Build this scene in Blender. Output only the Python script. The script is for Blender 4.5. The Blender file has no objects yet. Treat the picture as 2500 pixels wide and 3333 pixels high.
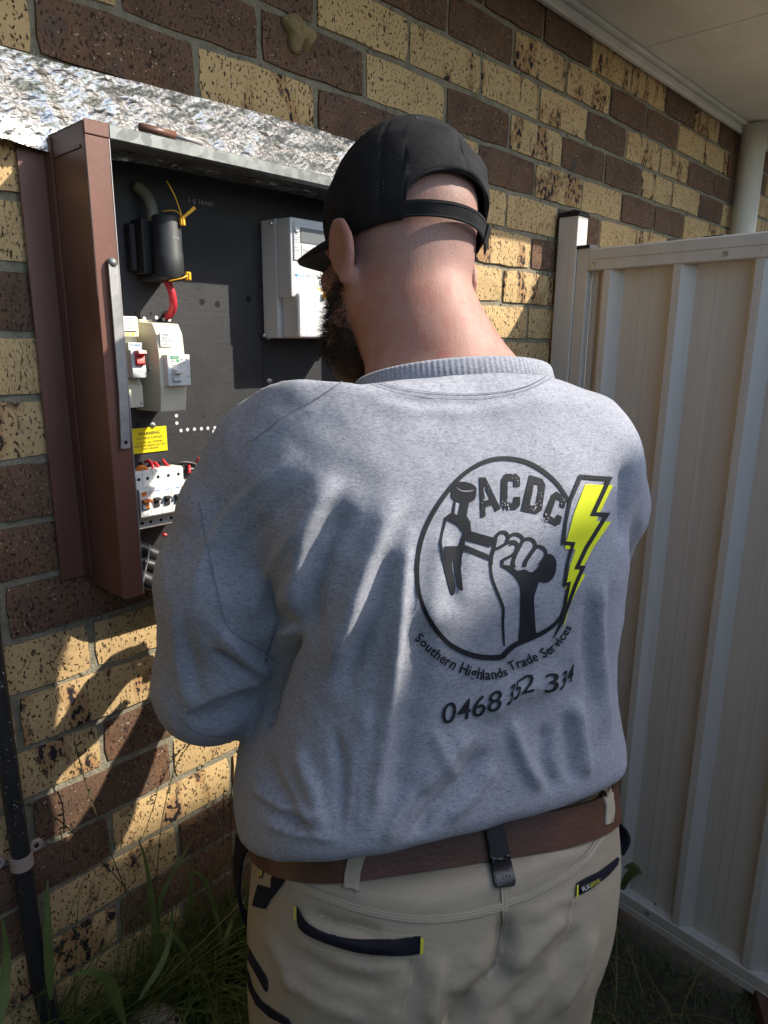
import bpy, bmesh, math, random
import numpy as np
from mathutils import Vector, Matrix
from mathutils.bvhtree import BVHTree

random.seed(7); np.random.seed(7)
SC = bpy.context.scene
COL = SC.collection
GROUND = -1.97          # everything is measured from the bed joint above the switchboard; lifted by 1.97 m at the end

# ------------------------------------------------------------------ camera
FPX = 2278.4            # focal length in pixels of a 2500 x 3333 picture
CAM = Vector((-0.6676, -1.0219, -0.3491))
YAW, PITCH, ROLL = 0.8164, -0.2397, 0.009
fw = Vector((math.sin(YAW)*math.cos(PITCH), math.cos(YAW)*math.cos(PITCH), math.sin(PITCH)))
rt = Vector((math.cos(YAW), -math.sin(YAW), 0)); up = rt.cross(fw)
rt, up = rt*math.cos(ROLL)+up*math.sin(ROLL), -rt*math.sin(ROLL)+up*math.cos(ROLL)
cd = bpy.data.cameras.new('camera'); cam = bpy.data.objects.new('camera', cd); COL.objects.link(cam)
cam.matrix_world = Matrix(((rt.x, up.x, -fw.x, CAM.x), (rt.y, up.y, -fw.y, CAM.y), (rt.z, up.z, -fw.z, CAM.z), (0, 0, 0, 1)))
cd.sensor_fit = 'VERTICAL'; cd.sensor_height = 36.0; cd.lens = 36.0*FPX/3333.0
cd.clip_start = 0.02; cd.clip_end = 500
SC.camera = cam

# ------------------------------------------------------------------ light
SUN_DIR = Vector((0.92, -1.0, 1.05)).normalized()      # towards the sun
w = bpy.data.worlds.new('World'); SC.world = w; w.use_nodes = True
nt = w.node_tree; bg = nt.nodes['Background']
sky = nt.nodes.new('ShaderNodeTexSky'); sky.sky_type = 'NISHITA'; sky.sun_disc = False
sky.sun_elevation = math.asin(SUN_DIR.z)
sky.sun_rotation = math.atan2(SUN_DIR.x, SUN_DIR.y)
sky.air_density = 1.0; sky.dust_density = 1.5
nt.links.new(sky.outputs[0], bg.inputs[0]); bg.inputs[1].default_value = 0.15
sl = bpy.data.lights.new('sun', 'SUN'); sl.energy = 2.9; sl.angle = math.radians(0.55); sl.color = (1.0, 0.93, 0.82)
sun = bpy.data.objects.new('sun', sl); COL.objects.link(sun)
sun.rotation_euler = (-SUN_DIR).to_track_quat('-Z', 'Y').to_euler()
SC.view_settings.view_transform = 'Standard'; SC.view_settings.look = 'None'
SC.view_settings.gamma = 1.0; SC.view_settings.use_curve_mapping = False
SC.view_settings.exposure = 1.48

# ------------------------------------------------------------------ helpers
def VP(x, y, depth):
    """a point on the sight line of a spot of the photograph (1659 px wide scale) at a metric depth"""
    return CAM + depth*(fw + rt*((x-829.5)/1512.0) - up*((y-1106.0)/1512.0))
_R = np.array([rt, up, fw])
def projV(P):
    q = (np.asarray(P)-np.array(CAM)) @ _R.T
    return np.stack([829.5+1512.0*q[:, 0]/q[:, 2], 1106.0-1512.0*q[:, 1]/q[:, 2]], 1)

def worigin(o):
    v = Vector((0, 0, 0))
    while o is not None:
        v = v+o.location; o = o.parent
    return v
def tag(o, label=None, cat=None, group=None, kind=None):
    if label: o['label'] = label
    if cat: o['category'] = cat
    if group: o['group'] = group
    if kind: o['kind'] = kind
    return o
def thing(name, loc, label, cat, group=None):
    o = bpy.data.objects.new(name, None); COL.objects.link(o); o.location = loc
    o.empty_display_size = 0.05
    return tag(o, label, cat, group)
def mk(name, verts, faces, mat, parent=None, smooth=False, world=True):
    me = bpy.data.meshes.new(name)
    off = np.array(worigin(parent)) if (parent is not None and world) else np.zeros(3)
    V = np.asarray(verts, dtype=float).reshape(-1, 3)-off
    me.from_pydata(V.tolist(), [], faces if isinstance(faces, list) else faces.tolist())
    me.validate(); me.update()
    if mat is not None: me.materials.append(mat)
    if smooth:
        me.polygons.foreach_set('use_smooth', [True]*len(me.polygons))
        if smooth == 'auto': me.set_sharp_from_angle(angle=0.7)
    o = bpy.data.objects.new(name, me); COL.objects.link(o)
    if parent is not None: o.parent = parent
    return o
def bm_out(name, bm, mat, parent=None, smooth=False):
    bm.normal_update()
    vs = [v.co.copy() for v in bm.verts]
    bm.verts.index_update()
    fs = [[v.index for v in f.verts] for f in bm.faces]
    bm.free()
    return mk(name, vs, fs, mat, parent, smooth)
def bm_box(bm, x0, x1, y0, y1, z0, z1, bev=0.0, seg=1, M=None):
    r = bmesh.ops.create_cube(bm, size=1.0)
    vs = r['verts']
    for v in vs:
        v.co = Vector(((x0+x1)/2+v.co.x*(x1-x0), (y0+y1)/2+v.co.y*(y1-y0), (z0+z1)/2+v.co.z*(z1-z0)))
    if bev > 0:
        es = list({e for v in vs for e in v.link_edges})
        r = bmesh.ops.bevel(bm, geom=es, offset=bev, segments=seg, affect='EDGES', profile=0.6)
        vs = list({v for f in r['faces'] for v in f.verts} | {v for v in vs if v.is_valid})
    if M is not None:
        for v in vs: v.co = M @ v.co
    return vs
def box(name, x0, x1, y0, y1, z0, z1, mat, parent=None, bev=0.0015, seg=1, M=None):
    bm = bmesh.new(); bm_box(bm, x0, x1, y0, y1, z0, z1, bev, seg, M)
    return bm_out(name, bm, mat, parent)
def catmull(pts, n):
    P = [Vector(p) for p in pts]
    if len(P) < 3:
        return [P[0].lerp(P[-1], i/n) for i in range(n+1)]
    P = [2*P[0]-P[1]]+P+[2*P[-1]-P[-2]]
    out = []
    m = len(P)-3
    for i in range(n+1):
        t = i/n*m; k = min(int(t), m-1); u = t-k
        a, b, c, d = P[k:k+4]
        out.append(0.5*((2*b)+(c-a)*u+(2*a-5*b+4*c-d)*u*u+(3*b-3*c+d-a)*u**3))
    return out
def tube_data(path, rad, seg=10, cap=True):
    path = [Vector(p) for p in path]
    if not hasattr(rad, '__len__'): rad = [rad]*len(path)
    vs, fs = [], []
    ref = None
    for i, p in enumerate(path):
        d = (path[min(i+1, len(path)-1)]-path[max(i-1, 0)]).normalized()
        if ref is None:
            ref = d.orthogonal().normalized()
        ref = (ref-d*ref.dot(d)).normalized(); bi = d.cross(ref)
        for k in range(seg):
            a = 2*math.pi*k/seg
            vs.append(p+(ref*math.cos(a)+bi*math.sin(a))*rad[i])
    for i in range(len(path)-1):
        for k in range(seg):
            k2 = (k+1) % seg
            fs.append([i*seg+k, i*seg+k2, (i+1)*seg+k2, (i+1)*seg+k])
    if cap:
        fs.append(list(range(seg))[::-1]); fs.append([(len(path)-1)*seg+k for k in range(seg)])
    return vs, fs
def tube(name, path, rad, mat, parent=None, seg=10, n=0):
    if n: path = catmull(path, n)
    vs, fs = tube_data(path, rad, seg)
    o = mk(name, vs, fs, mat, parent, True)
    return o
def merge_data(lst):
    V, F = [], []
    for vs, fs in lst:
        b = len(V); V += list(vs); F += [[i+b for i in f] for f in fs]
    return V, F
def lathe_data(prof, center, axis, seg=24):
    axis = Vector(axis).normalized(); a = axis.orthogonal().normalized(); b = axis.cross(a)
    vs, fs = [], []
    for r, h in prof:
        for k in range(seg):
            t = 2*math.pi*k/seg
            vs.append(Vector(center)+axis*h+(a*math.cos(t)+b*math.sin(t))*max(r, 1e-5))
    for i in range(len(prof)-1):
        for k in range(seg):
            k2 = (k+1) % seg
            fs.append([i*seg+k, i*seg+k2, (i+1)*seg+k2, (i+1)*seg+k])
    fs.append(list(range(seg))[::-1]); fs.append([(len(prof)-1)*seg+k for k in range(seg)])
    return vs, fs
def lathe(name, prof, center, axis, mat, parent=None, seg=24, smooth=True):
    vs, fs = lathe_data(prof, center, axis, seg)
    return mk(name, vs, fs, mat, parent, smooth)
def quadgrid(nu, nv, closed_u=False):
    f = []
    for i in range(nu if closed_u else nu-1):
        for j in range(nv-1):
            i2 = (i+1) % nu
            f.append([i*nv+j, i2*nv+j, i2*nv+j+1, i*nv+j+1])
    return f
def text_data(txt, bold=0.0, res=3):
    cu = bpy.data.curves.new('t', 'FONT'); cu.body = txt; cu.size = 1.0; cu.resolution_u = res; cu.offset = bold
    ob = bpy.data.objects.new('t', cu); COL.objects.link(ob)
    dg = bpy.context.evaluated_depsgraph_get(); dg.update()
    me = bpy.data.meshes.new_from_object(ob.evaluated_get(dg))
    V = np.array([v.co[:] for v in me.vertices]).reshape(-1, 3); F = [list(p.vertices) for p in me.polygons]
    bpy.data.objects.remove(ob); bpy.data.curves.remove(cu); bpy.data.meshes.remove(me)
    return V, F
def wall_text(name, txt, x0, x1, zc, h, y, mat, parent=None, bold=0.0, dz=0.0):
    """lettering on a plane that faces the viewer side of the wall"""
    V, F = text_data(txt, bold)
    if len(V) == 0: return None
    mn, mx = V.min(0), V.max(0)
    u = (V[:, 0]-mn[0])/(mx[0]-mn[0]); v = (V[:, 1]-(mn[1]+mx[1])/2)/max(mx[1]-mn[1], 1e-6)
    P = np.stack([x0+u*(x1-x0), np.full(len(V), y), zc+v*h+dz*(u-.5)], 1)
    return mk(name, P, F, mat, parent)

# ------------------------------------------------------------------ materials
def nodes(m):
    m.use_nodes = True
    return m.node_tree, m.node_tree.nodes['Principled BSDF']
def mat(name, col, rough=0.6, metal=0.0, spec=None, var=0.0, vscale=8.0, bump=0.0, bscale=60.0, stretch=(1, 1, 1), col2=None):
    m = bpy.data.materials.new(name); nt, b = nodes(m)
    b.inputs['Roughness'].default_value = rough; b.inputs['Metallic'].default_value = metal
    if spec is not None: b.inputs['Specular IOR Level'].default_value = spec
    b.inputs['Base Color'].default_value = (*col, 1)
    if var > 0 or bump > 0 or col2:
        tc = nt.nodes.new('ShaderNodeTexCoord'); mp = nt.nodes.new('ShaderNodeMapping')
        mp.inputs['Scale'].default_value = stretch
        nt.links.new(tc.outputs['Object'], mp.inputs[0])
    if var > 0 or col2:
        n = nt.nodes.new('ShaderNodeTexNoise'); n.inputs['Scale'].default_value = vscale; n.inputs['Detail'].default_value = 6
        n.inputs['Roughness'].default_value = 0.65
        nt.links.new(mp.outputs[0], n.inputs['Vector'])
        r = nt.nodes.new('ShaderNodeValToRGB')
        c2 = col2 if col2 else tuple(c*(1-var) for c in col)
        c1 = col if col2 else tuple(min(1, c*(1+var)) for c in col)
        r.color_ramp.elements[0].position = 0.32; r.color_ramp.elements[1].position = 0.68
        r.color_ramp.elements[0].color = (*c2, 1); r.color_ramp.elements[1].color = (*c1, 1)
        nt.links.new(n.outputs['Fac'], r.inputs[0]); nt.links.new(r.outputs[0], b.inputs['Base Color'])
    if bump > 0:
        n2 = nt.nodes.new('ShaderNodeTexNoise'); n2.inputs['Scale'].default_value = bscale; n2.inputs['Detail'].default_value = 5
        nt.links.new(mp.outputs[0], n2.inputs['Vector'])
        bp = nt.nodes.new('ShaderNodeBump'); bp.inputs['Strength'].default_value = bump; bp.inputs['Distance'].default_value = 0.003
        nt.links.new(n2.outputs['Fac'], bp.inputs['Height']); nt.links.new(bp.outputs[0], b.inputs['Normal'])
    return m
class NB:
    """tiny node builder"""
    def __init__(s, m): s.nt, s.b = nodes(m); s.L = s.nt.links
    def n(s, t, **k):
        x = s.nt.nodes.new('ShaderNode'+t)
        for a, v in k.items(): setattr(x, a, v)
        return x
    def noise(s, vec, scale, detail=4, rough=0.55, dist=0.0):
        x = s.n('TexNoise'); x.inputs['Scale'].default_value = scale; x.inputs['Detail'].default_value = detail
        x.inputs['Roughness'].default_value = rough; x.inputs['Distortion'].default_value = dist
        s.L.new(vec, x.inputs['Vector']); return x.outputs['Fac']
    def ramp(s, fac, stops):
        r = s.n('ValToRGB'); e = r.color_ramp.elements
        while len(e) < len(stops): e.new(0.5)
        for i, (p, c) in enumerate(stops):
            e[i].position = p; e[i].color = (*c, 1) if hasattr(c, '__len__') else (c, c, c, 1)
        s.L.new(fac, r.inputs[0]); return r.outputs[0]
    def math(s, op, a, b=None, clamp=False):
        x = s.n('Math', operation=op, use_clamp=clamp)
        for i, v in enumerate((a, b)):
            if v is None: continue
            if isinstance(v, (int, float)): x.inputs[i].default_value = v
            else: s.L.new(v, x.inputs[i])
        return x.outputs[0]
    def mix(s, fac, a, b, blend='MIX'):
        x = s.n('Mix', data_type='RGBA', blend_type=blend)
        for i, v in ((0, fac), (6, a), (7, b)):
            if isinstance(v, (int, float)): x.inputs[i].default_value = v
            elif isinstance(v, tuple): x.inputs[i].default_value = (*v, 1)
            else: s.L.new(v, x.inputs[i])
        return x.outputs[2]
    def mapping(s, vec, scale=(1, 1, 1), loc=None):
        x = s.n('Mapping'); x.inputs['Scale'].default_value = scale
        s.L.new(vec, x.inputs[0])
        if loc is not None: s.L.new(loc, x.inputs['Location'])
        return x.outputs[0]
    def bump(s, h, strength, dist=0.002, prev=None):
        x = s.n('Bump'); x.inputs['Strength'].default_value = strength; x.inputs['Distance'].default_value = dist
        s.L.new(h, x.inputs['Height'])
        if prev is not None: s.L.new(prev, x.inputs['Normal'])
        return x.outputs[0]

def brick_material():
    m = bpy.data.materials.new('wirecut_brick'); k = NB(m)
    oi = k.n('ObjectInfo'); tc = k.n('TexCoord')
    sep = k.n('SeparateColor'); k.L.new(oi.outputs['Color'], sep.inputs[0])
    dark, spot = sep.outputs[0], sep.outputs[1]
    off = k.n('CombineXYZ'); r = k.math('MULTIPLY', oi.outputs['Random'], 37.0)
    for i in range(3): k.L.new(r, off.inputs[i])
    va = k.n('VectorMath', operation='ADD'); k.L.new(tc.outputs['Object'], va.inputs[0]); k.L.new(off.outputs[0], va.inputs[1])
    vec = va.outputs[0]
    vs = k.mapping(vec, (1.0, 1.0, 0.62))
    big = k.noise(vec, 9, 3)
    tan = k.ramp(big, [(0.3, (0.49, 0.335, 0.155)), (0.55, (0.54, 0.375, 0.18)), (0.75, (0.47, 0.31, 0.145))])
    drk = k.ramp(k.noise(vec, 14, 4), [(0.3, (0.095, 0.058, 0.038)), (0.6, (0.155, 0.088, 0.052)), (0.8, (0.075, 0.062, 0.058))])
    c = k.mix(dark, tan, drk)
    c = k.mix(0.35, c, k.ramp(oi.outputs['Random'], [(0.0, (0.72, 0.72, 0.72)), (1.0, (1.0, 1.0, 1.0))]), 'MULTIPLY')
    # burnt iron patches
    pn = k.noise(k.mapping(vec, (1.5, 1.0, 0.62)), 13, 3, 0.5)
    pm = k.math('MULTIPLY', k.ramp(pn, [(0.52, 0.0), (0.60, 1.0)]), spot)
    c = k.mix(k.math('MULTIPLY', pm, 0.55), c, (0.27, 0.115, 0.04))
    core = k.math('MULTIPLY', k.ramp(k.noise(vs, 105, 2, 0.5), [(0.52, 0.0), (0.555, 1.0)]), pm)
    c = k.mix(core, c, (0.022, 0.018, 0.022))
    # manganese specks
    sp = k.ramp(k.noise(vs, 260, 2, 0.5), [(0.595, 0.0), (0.64, 1.0)])
    sp2 = k.ramp(k.noise(vs, 130, 2, 0.5), [(0.655, 0.0), (0.69, 1.0)])
    spk = k.math('MAXIMUM', sp, sp2)
    c = k.mix(k.math('MULTIPLY', spk, 0.9), c, (0.035, 0.02, 0.014))
    gr = k.math('MULTIPLY', k.ramp(k.noise(vec, 260, 1, 0.3), [(0.72, 0.0), (0.75, 1.0)]), dark)
    c = k.mix(k.math('MULTIPLY', gr, 0.8), c, (0.5, 0.42, 0.33))
    k.L.new(c, k.b.inputs['Base Color']); k.b.inputs['Roughness'].default_value = 0.85
    k.b.inputs['Specular IOR Level'].default_value = 0.25
    h = k.noise(k.mapping(vec, (1, 1, 0.12)), 240, 2)
    n1 = k.bump(h, 0.35, 0.002)
    n2 = k.bump(k.math('SUBTRACT', 1.0, spk), 0.7, 0.0025, n1)
    k.L.new(n2, k.b.inputs['Normal'])
    return m
def shirt_material(name='heather_grey_jersey', light=(0.345, 0.354, 0.385), darkc=(0.155, 0.163, 0.192), rib=False):
    m = bpy.data.materials.new(name); k = NB(m)
    tc = k.n('TexCoord'); v = tc.outputs['Object']
    a = k.noise(k.mapping(v, (0.30, 0.30, 1.0)), 1150, 3, 0.65, 0.4)
    b2 = k.noise(k.mapping(v, (0.35, 0.35, 1.0)), 420, 3, 0.7, 0.4)
    f = k.math('ADD', k.math('MULTIPLY', a, 0.62), k.math('MULTIPLY', b2, 0.38))
    c = k.ramp(f, [(0.36, darkc), (0.52, tuple((x*2+y)/3 for x, y in zip(light, darkc))), (0.66, light)])
    if rib:
        wv = k.n('TexWave', wave_type='BANDS', bands_direction='X'); wv.inputs['Scale'].default_value = 90
        k.L.new(tc.outputs['UV'], wv.inputs['Vector'])
    k.L.new(c, k.b.inputs['Base Color']); k.b.inputs['Roughness'].default_value = 0.95
    k.b.inputs['Specular IOR Level'].default_value = 0.1
    k.b.inputs['Sheen Weight'].default_value = 0.12; k.b.inputs['Sheen Roughness'].default_value = 0.5
    n1 = k.bump(a, 0.25, 0.0008)
    n2 = k.bump(k.noise(k.mapping(v, (1.3, 1.3, 0.7)), 24, 2, 0.45, 0.6), 0.22, 0.006, n1)
    k.L.new(n2, k.b.inputs['Normal'])
    return m
def skin_material():
    m = bpy.data.materials.new('sunburnt_skin'); k = NB(m)
    tc = k.n('TexCoord'); v = tc.outputs['Object']
    c = k.ramp(k.noise(v, 16, 5, 0.6), [(0.32, (0.315, 0.150, 0.112)), (0.5, (0.355, 0.192, 0.145)), (0.68, (0.315, 0.138, 0.105))])
    c = k.mix(k.ramp(k.noise(v, 60, 3), [(0.58, 0.0), (0.72, 0.5)]), c, (0.36, 0.11, 0.085))
    c = k.mix(k.ramp(k.noise(v, 210, 2), [(0.70, 0.0), (0.74, 0.5)]), c, (0.22, 0.08, 0.06))
    # shaved stubble on the scalp (upper part)
    sp = k.n('SeparateXYZ'); k.L.new(v, sp.inputs[0])
    st = k.ramp(k.noise(v, 700, 1, 0.4), [(0.56, 0.0), (0.62, 0.85)])
    att = k.n('Attribute', attribute_name='stubble')
    c = k.mix(k.math('MULTIPLY', st, att.outputs['Fac']), c, (0.16, 0.10, 0.08))
    c = k.mix(k.math('MULTIPLY', att.outputs['Fac'], 0.35), c, (0.24, 0.185, 0.17))
    k.L.new(c, k.b.inputs['Base Color']); k.b.inputs['Roughness'].default_value = 0.5
    k.b.inputs['Specular IOR Level'].default_value = 0.2
    k.b.inputs['Subsurface Weight'].default_value = 0.3; k.b.inputs['Subsurface Radius'].default_value = (0.9, 0.35, 0.2)
    k.b.inputs['Subsurface Scale'].default_value = 0.010
    h = k.noise(k.mapping(v, (1, 1, 0.4)), 620, 3, 0.6)
    n1 = k.bump(h, 0.30, 0.0012)
    k.L.new(k.bump(k.noise(k.mapping(v, (1, 1, 0.5)), 45, 3), 0.20, 0.003, n1), k.b.inputs['Normal'])
    return m
def twill(name, col, var, scale=900, rough=0.9, big=7):
    m = bpy.data.materials.new(name); k = NB(m)
    tc = k.n('TexCoord'); v = tc.outputs['Object']
    a = k.noise(v, scale, 2, 0.6); b2 = k.noise(v, big, 5, 0.6)
    lo = tuple(x*(1-var) for x in col); hi = tuple(x*(1+var) for x in col)
    f = k.math('ADD', k.math('MULTIPLY', a, 0.5), k.math('MULTIPLY', b2, 0.5))
    k.L.new(k.ramp(f, [(0.35, lo), (0.65, hi)]), k.b.inputs['Base Color'])
    k.b.inputs['Roughness'].default_value = rough; k.b.inputs['Specular IOR Level'].default_value = 0.15
    n1 = k.bump(a, 0.3, 0.0006)
    k.L.new(k.bump(k.noise(k.mapping(v, (1, 1, 1.6)), 30, 3, 0.5, 0.3), 0.32, 0.005, n1), k.b.inputs['Normal'])
    return m
def foil_material():
    m = bpy.data.materials.new('crinkled_foil'); k = NB(m)
    v = k.n('TexCoord').outputs['Object']
    fine = k.noise(k.mapping(v, (0.5, 1, 1.4)), 190, 3, 0.6, 0.6)
    c = k.ramp(k.noise(v, 26, 6, 0.75), [(0.30, (0.40, 0.39, 0.36)), (0.65, (0.60, 0.585, 0.54))])
    pin = k.ramp(k.noise(v, 300, 3, 0.6), [(0.66, 0.0), (0.70, 0.9)])
    c = k.mix(pin, c, (0.05, 0.045, 0.04))
    k.L.new(c, k.b.inputs['Base Color']); k.b.inputs['Metallic'].default_value = 0.97
    k.b.inputs['Roughness'].default_value = 0.27
    k.L.new(k.bump(fine, 0.5, 0.0022), k.b.inputs['Normal'])
    return m
def galv_material():
    m = bpy.data.materials.new('galvanised_steel'); k = NB(m)
    v = k.n('TexCoord').outputs['Object']
    vo = k.n('TexVoronoi'); vo.inputs['Scale'].default_value = 90; k.L.new(v, vo.inputs['Vector'])
    c = k.ramp(vo.outputs['Color'], [(0.2, (0.13, 0.14, 0.135)), (0.8, (0.22, 0.235, 0.225))])
    k.L.new(c, k.b.inputs['Base Color']); k.b.inputs['Metallic'].default_value = 0.55; k.b.inputs['Roughness'].default_value = 0.5
    return m
def brown_paint():
    m = bpy.data.materials.new('brown_enamel'); k = NB(m)
    v = k.n('TexCoord').outputs['Object']
    c = k.ramp(k.noise(k.mapping(v, (1, 1, 0.25)), 14, 5, 0.6), [(0.3, (0.112, 0.047, 0.033)), (0.7, (0.158, 0.068, 0.045))])
    ch = k.ramp(k.noise(k.mapping(v, (1, 1, 0.5)), 55, 4, 0.7), [(0.70, 0.0), (0.74, 0.7)])
    c = k.mix(ch, c, (0.20, 0.17, 0.15))
    k.L.new(c, k.b.inputs['Base Color']); k.b.inputs['Roughness'].default_value = 0.42
    k.L.new(k.bump(k.noise(v, 120, 3), 0.12, 0.002), k.b.inputs['Normal'])
    return m
def fence_paint():
    m = bpy.data.materials.new('cream_steel'); k = NB(m)
    v = k.n('TexCoord').outputs['Object']
    c = k.ramp(k.noise(k.mapping(v, (1, 1, 0.08)), 22, 5, 0.6), [(0.3, (0.57, 0.54, 0.475)), (0.7, (0.64, 0.61, 0.54))])
    ch = k.ramp(k.noise(v, 52, 5, 0.7), [(0.695, 0.0), (0.72, 0.85)])
    c = k.mix(ch, c, (0.14, 0.10, 0.06))
    dr = k.ramp(k.noise(k.mapping(v, (1, 1, 0.03)), 60, 4, 0.6), [(0.55, 0.0), (0.75, 0.25)])
    c = k.mix(dr, c, (0.36, 0.31, 0.23))
    k.L.new(c, k.b.inputs['Base Color']); k.b.inputs['Roughness'].default_value = 0.5; k.b.inputs['Specular IOR Level'].default_value = 0.3
    return m
def grass_material(name, a, b2):
    m = bpy.data.materials.new(name); k = NB(m)
    v = k.n('TexCoord').outputs['Object']
    c = k.ramp(k.noise(v, 24, 3, 0.6), [(0.3, a), (0.7, b2)])
    k.L.new(c, k.b.inputs['Base Color']); k.b.inputs['Roughness'].default_value = 0.55
    k.b.inputs['Specular IOR Level'].default_value = 0.3
    tr = k.n('BsdfTranslucent'); k.L.new(c, tr.inputs[0])
    mx = k.n('MixShader'); mx.inputs[0].default_value = 0.3
    out = k.nt.nodes['Material Output']
    k.L.new(k.b.outputs[0], mx.inputs[1]); k.L.new(tr.outputs[0], mx.inputs[2]); k.L.new(mx.outputs[0], out.inputs[0])
    return m

MT = dict(
    brick=brick_material(),
    mortar=mat('mortar', (0.205, 0.183, 0.128), 0.95, var=0.25, vscale=60, bump=0.9, bscale=260),
    soffit=mat('soffit_paint', (0.66, 0.64, 0.56), 0.8, var=0.12, vscale=5, stretch=(0.6, 1, 1)),
    trim=mat('soffit_trim', (0.64, 0.61, 0.52), 0.6, var=0.10, vscale=9),
    fence=fence_paint(),
    plastic_black=mat('black_plastic', (0.011, 0.011, 0.012), 0.7),
    pvc=mat('cream_downpipe', (0.60, 0.57, 0.48), 0.45, var=0.08, vscale=6),
    foil=foil_material(), galv=galv_material(), brown=brown_paint(),
    bare=mat('bare_zinc_edge', (0.34, 0.33, 0.32), 0.5, 0.5, var=0.25, vscale=40),
    panel=mat('black_board', (0.0185, 0.019, 0.0205), 0.6, var=0.25, vscale=18, bump=0.15, bscale=140),
    hole=mat('hole_black', (0.004, 0.004, 0.004), 0.9),
    dotwhite=mat('white_dot', (0.55, 0.55, 0.53), 0.7),
    cream=mat('cream_plastic', (0.66, 0.62, 0.46), 0.4),
    white=mat('white_plastic', (0.72, 0.72, 0.68), 0.38),
    grey=mat('grey_plastic', (0.50, 0.51, 0.51), 0.42),
    lgrey=mat('light_grey_plastic', (0.63, 0.63, 0.62), 0.42),
    labelw=mat('white_label', (0.78, 0.78, 0.76), 0.5),
    ink=mat('black_ink', (0.02, 0.02, 0.022), 0.6),
    inkgrey=mat('grey_ink', (0.30, 0.30, 0.31), 0.6),
    red=mat('red_plastic', (0.50, 0.035, 0.028), 0.35),
    redwire=mat('red_insulation', (0.55, 0.03, 0.045), 0.4),
    blackwire=mat('black_insulation', (0.016, 0.016, 0.017), 0.4),
    orange=mat('orange_plastic', (0.72, 0.19, 0.015), 0.4),
    blue=mat('blue_print', (0.05, 0.28, 0.62), 0.5),
    green=mat('green_print', (0.03, 0.32, 0.12), 0.5),
    yellow=mat('yellow_label', (0.78, 0.62, 0.008), 0.45),
    sealy=mat('yellow_seal', (0.80, 0.42, 0.02), 0.45),
    lcd=mat('lcd_window', (0.16, 0.17, 0.17), 0.15),
    steel=mat('screw_steel', (0.45, 0.45, 0.43), 0.35, 0.9),
    nest=mat('mud_nest', (0.23, 0.165, 0.075), 0.95, var=0.3, vscale=50, bump=0.8, bscale=130),
    pipe=mat('black_pipe', (0.018, 0.018, 0.02), 0.5, col2=None, var=0.3, vscale=60),
    clip=mat('pink_cream_clip', (0.36, 0.28, 0.235), 0.5),
    soil=mat('dark_soil', (0.045, 0.034, 0.022), 0.95, var=0.4, vscale=30, bump=0.8, bscale=90),
    clay=mat('terracotta', (0.12, 0.055, 0.038), 0.9, var=0.25, vscale=30, bump=0.5, bscale=200),
    shirt=shirt_material(), skin=skin_material(),
    capc=twill('black_cotton_twill', (0.0135, 0.0135, 0.0145), 0.5, 520, 0.85, 26),
    khaki=twill('khaki_canvas', (0.32, 0.275, 0.20), 0.10, 1300, 0.92, 6),
    khaki2=twill('khaki_binding', (0.35, 0.305, 0.225), 0.10, 1300, 0.92, 20),
    navy=twill('navy_webbing', (0.012, 0.012, 0.018), 0.2, 1300, 0.9),
    stitch=mat('stitching', (0.50, 0.44, 0.32), 0.9),
    hiv=mat('yellow_tab', (0.55, 0.55, 0.04), 0.7),
    print=mat('black_print', (0.016, 0.017, 0.020), 0.75, spec=0.2),
    printy=mat('yellow_print', (0.62, 0.66, 0.02), 0.75, spec=0.2),
    leather=mat('brown_leather', (0.078, 0.030, 0.016), 0.5, var=0.3, vscale=14, bump=0.25, bscale=120, stretch=(1, 1, 2)),
    bleather=mat('black_leather', (0.012, 0.011, 0.012), 0.38),
    thread=mat('cap_thread', (0.045, 0.045, 0.048), 0.9),
    seamc=mat('jersey_seam', (0.13, 0.137, 0.165), 0.95, spec=0.1),
    olive=mat('dull_conduit', (0.13, 0.125, 0.09), 0.6),
    hair=mat('beard_hair', (0.030, 0.017, 0.011), 0.55),
    eye=mat('eye_white', (0.7, 0.68, 0.65), 0.2),
    boot=mat('boot_leather', (0.10, 0.06, 0.03), 0.6),
    grass=grass_material('grass_blade', (0.080, 0.120, 0.028), (0.145, 0.19, 0.055)),
    grassd=grass_material('dry_grass', (0.20, 0.15, 0.06), (0.30, 0.23, 0.10)),
    stalk=grass_material('seed_stalk', (0.055, 0.06, 0.02), (0.12, 0.10, 0.05)),
    leaf=grass_material('sky_block_leaf', (0.02, 0.045, 0.012), (0.05, 0.085, 0.02)),
    bark=mat('bark', (0.09, 0.06, 0.04), 0.9),
    render=mat('house_render', (0.55, 0.50, 0.42), 0.9, var=0.05, vscale=3),
    roof=mat('roof_tiles', (0.10, 0.07, 0.055), 0.8, var=0.2, vscale=6),
)
# ------------------------------------------------------------------ ground
def ground_z(x, y):
    """flat yard with a bank of soil against the wall on the left"""
    bank = 0.40*max(0.0, min(1.0, (y+0.34)/0.30))*max(0.0, min(1.0, (0.45-x)/0.5))
    return GROUND+bank*bank*(3-2*bank) + 0.012*math.sin(7*x+1)*math.cos(6*y)
gx = np.concatenate([[-60, -20, -8, -3], np.linspace(-1.4, 1.8, 65), [3, 8, 20, 60]])
gy = np.concatenate([[-60, -20, -8, -4], np.linspace(-2.2, 0.06, 56), [1, 6, 20, 60]])
GV = [(x, y, ground_z(x, y)) for x in gx for y in gy]
tag(mk('ground', GV, quadgrid(len(gx), len(gy)), MT['soil'], None, True), kind='structure')

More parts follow.
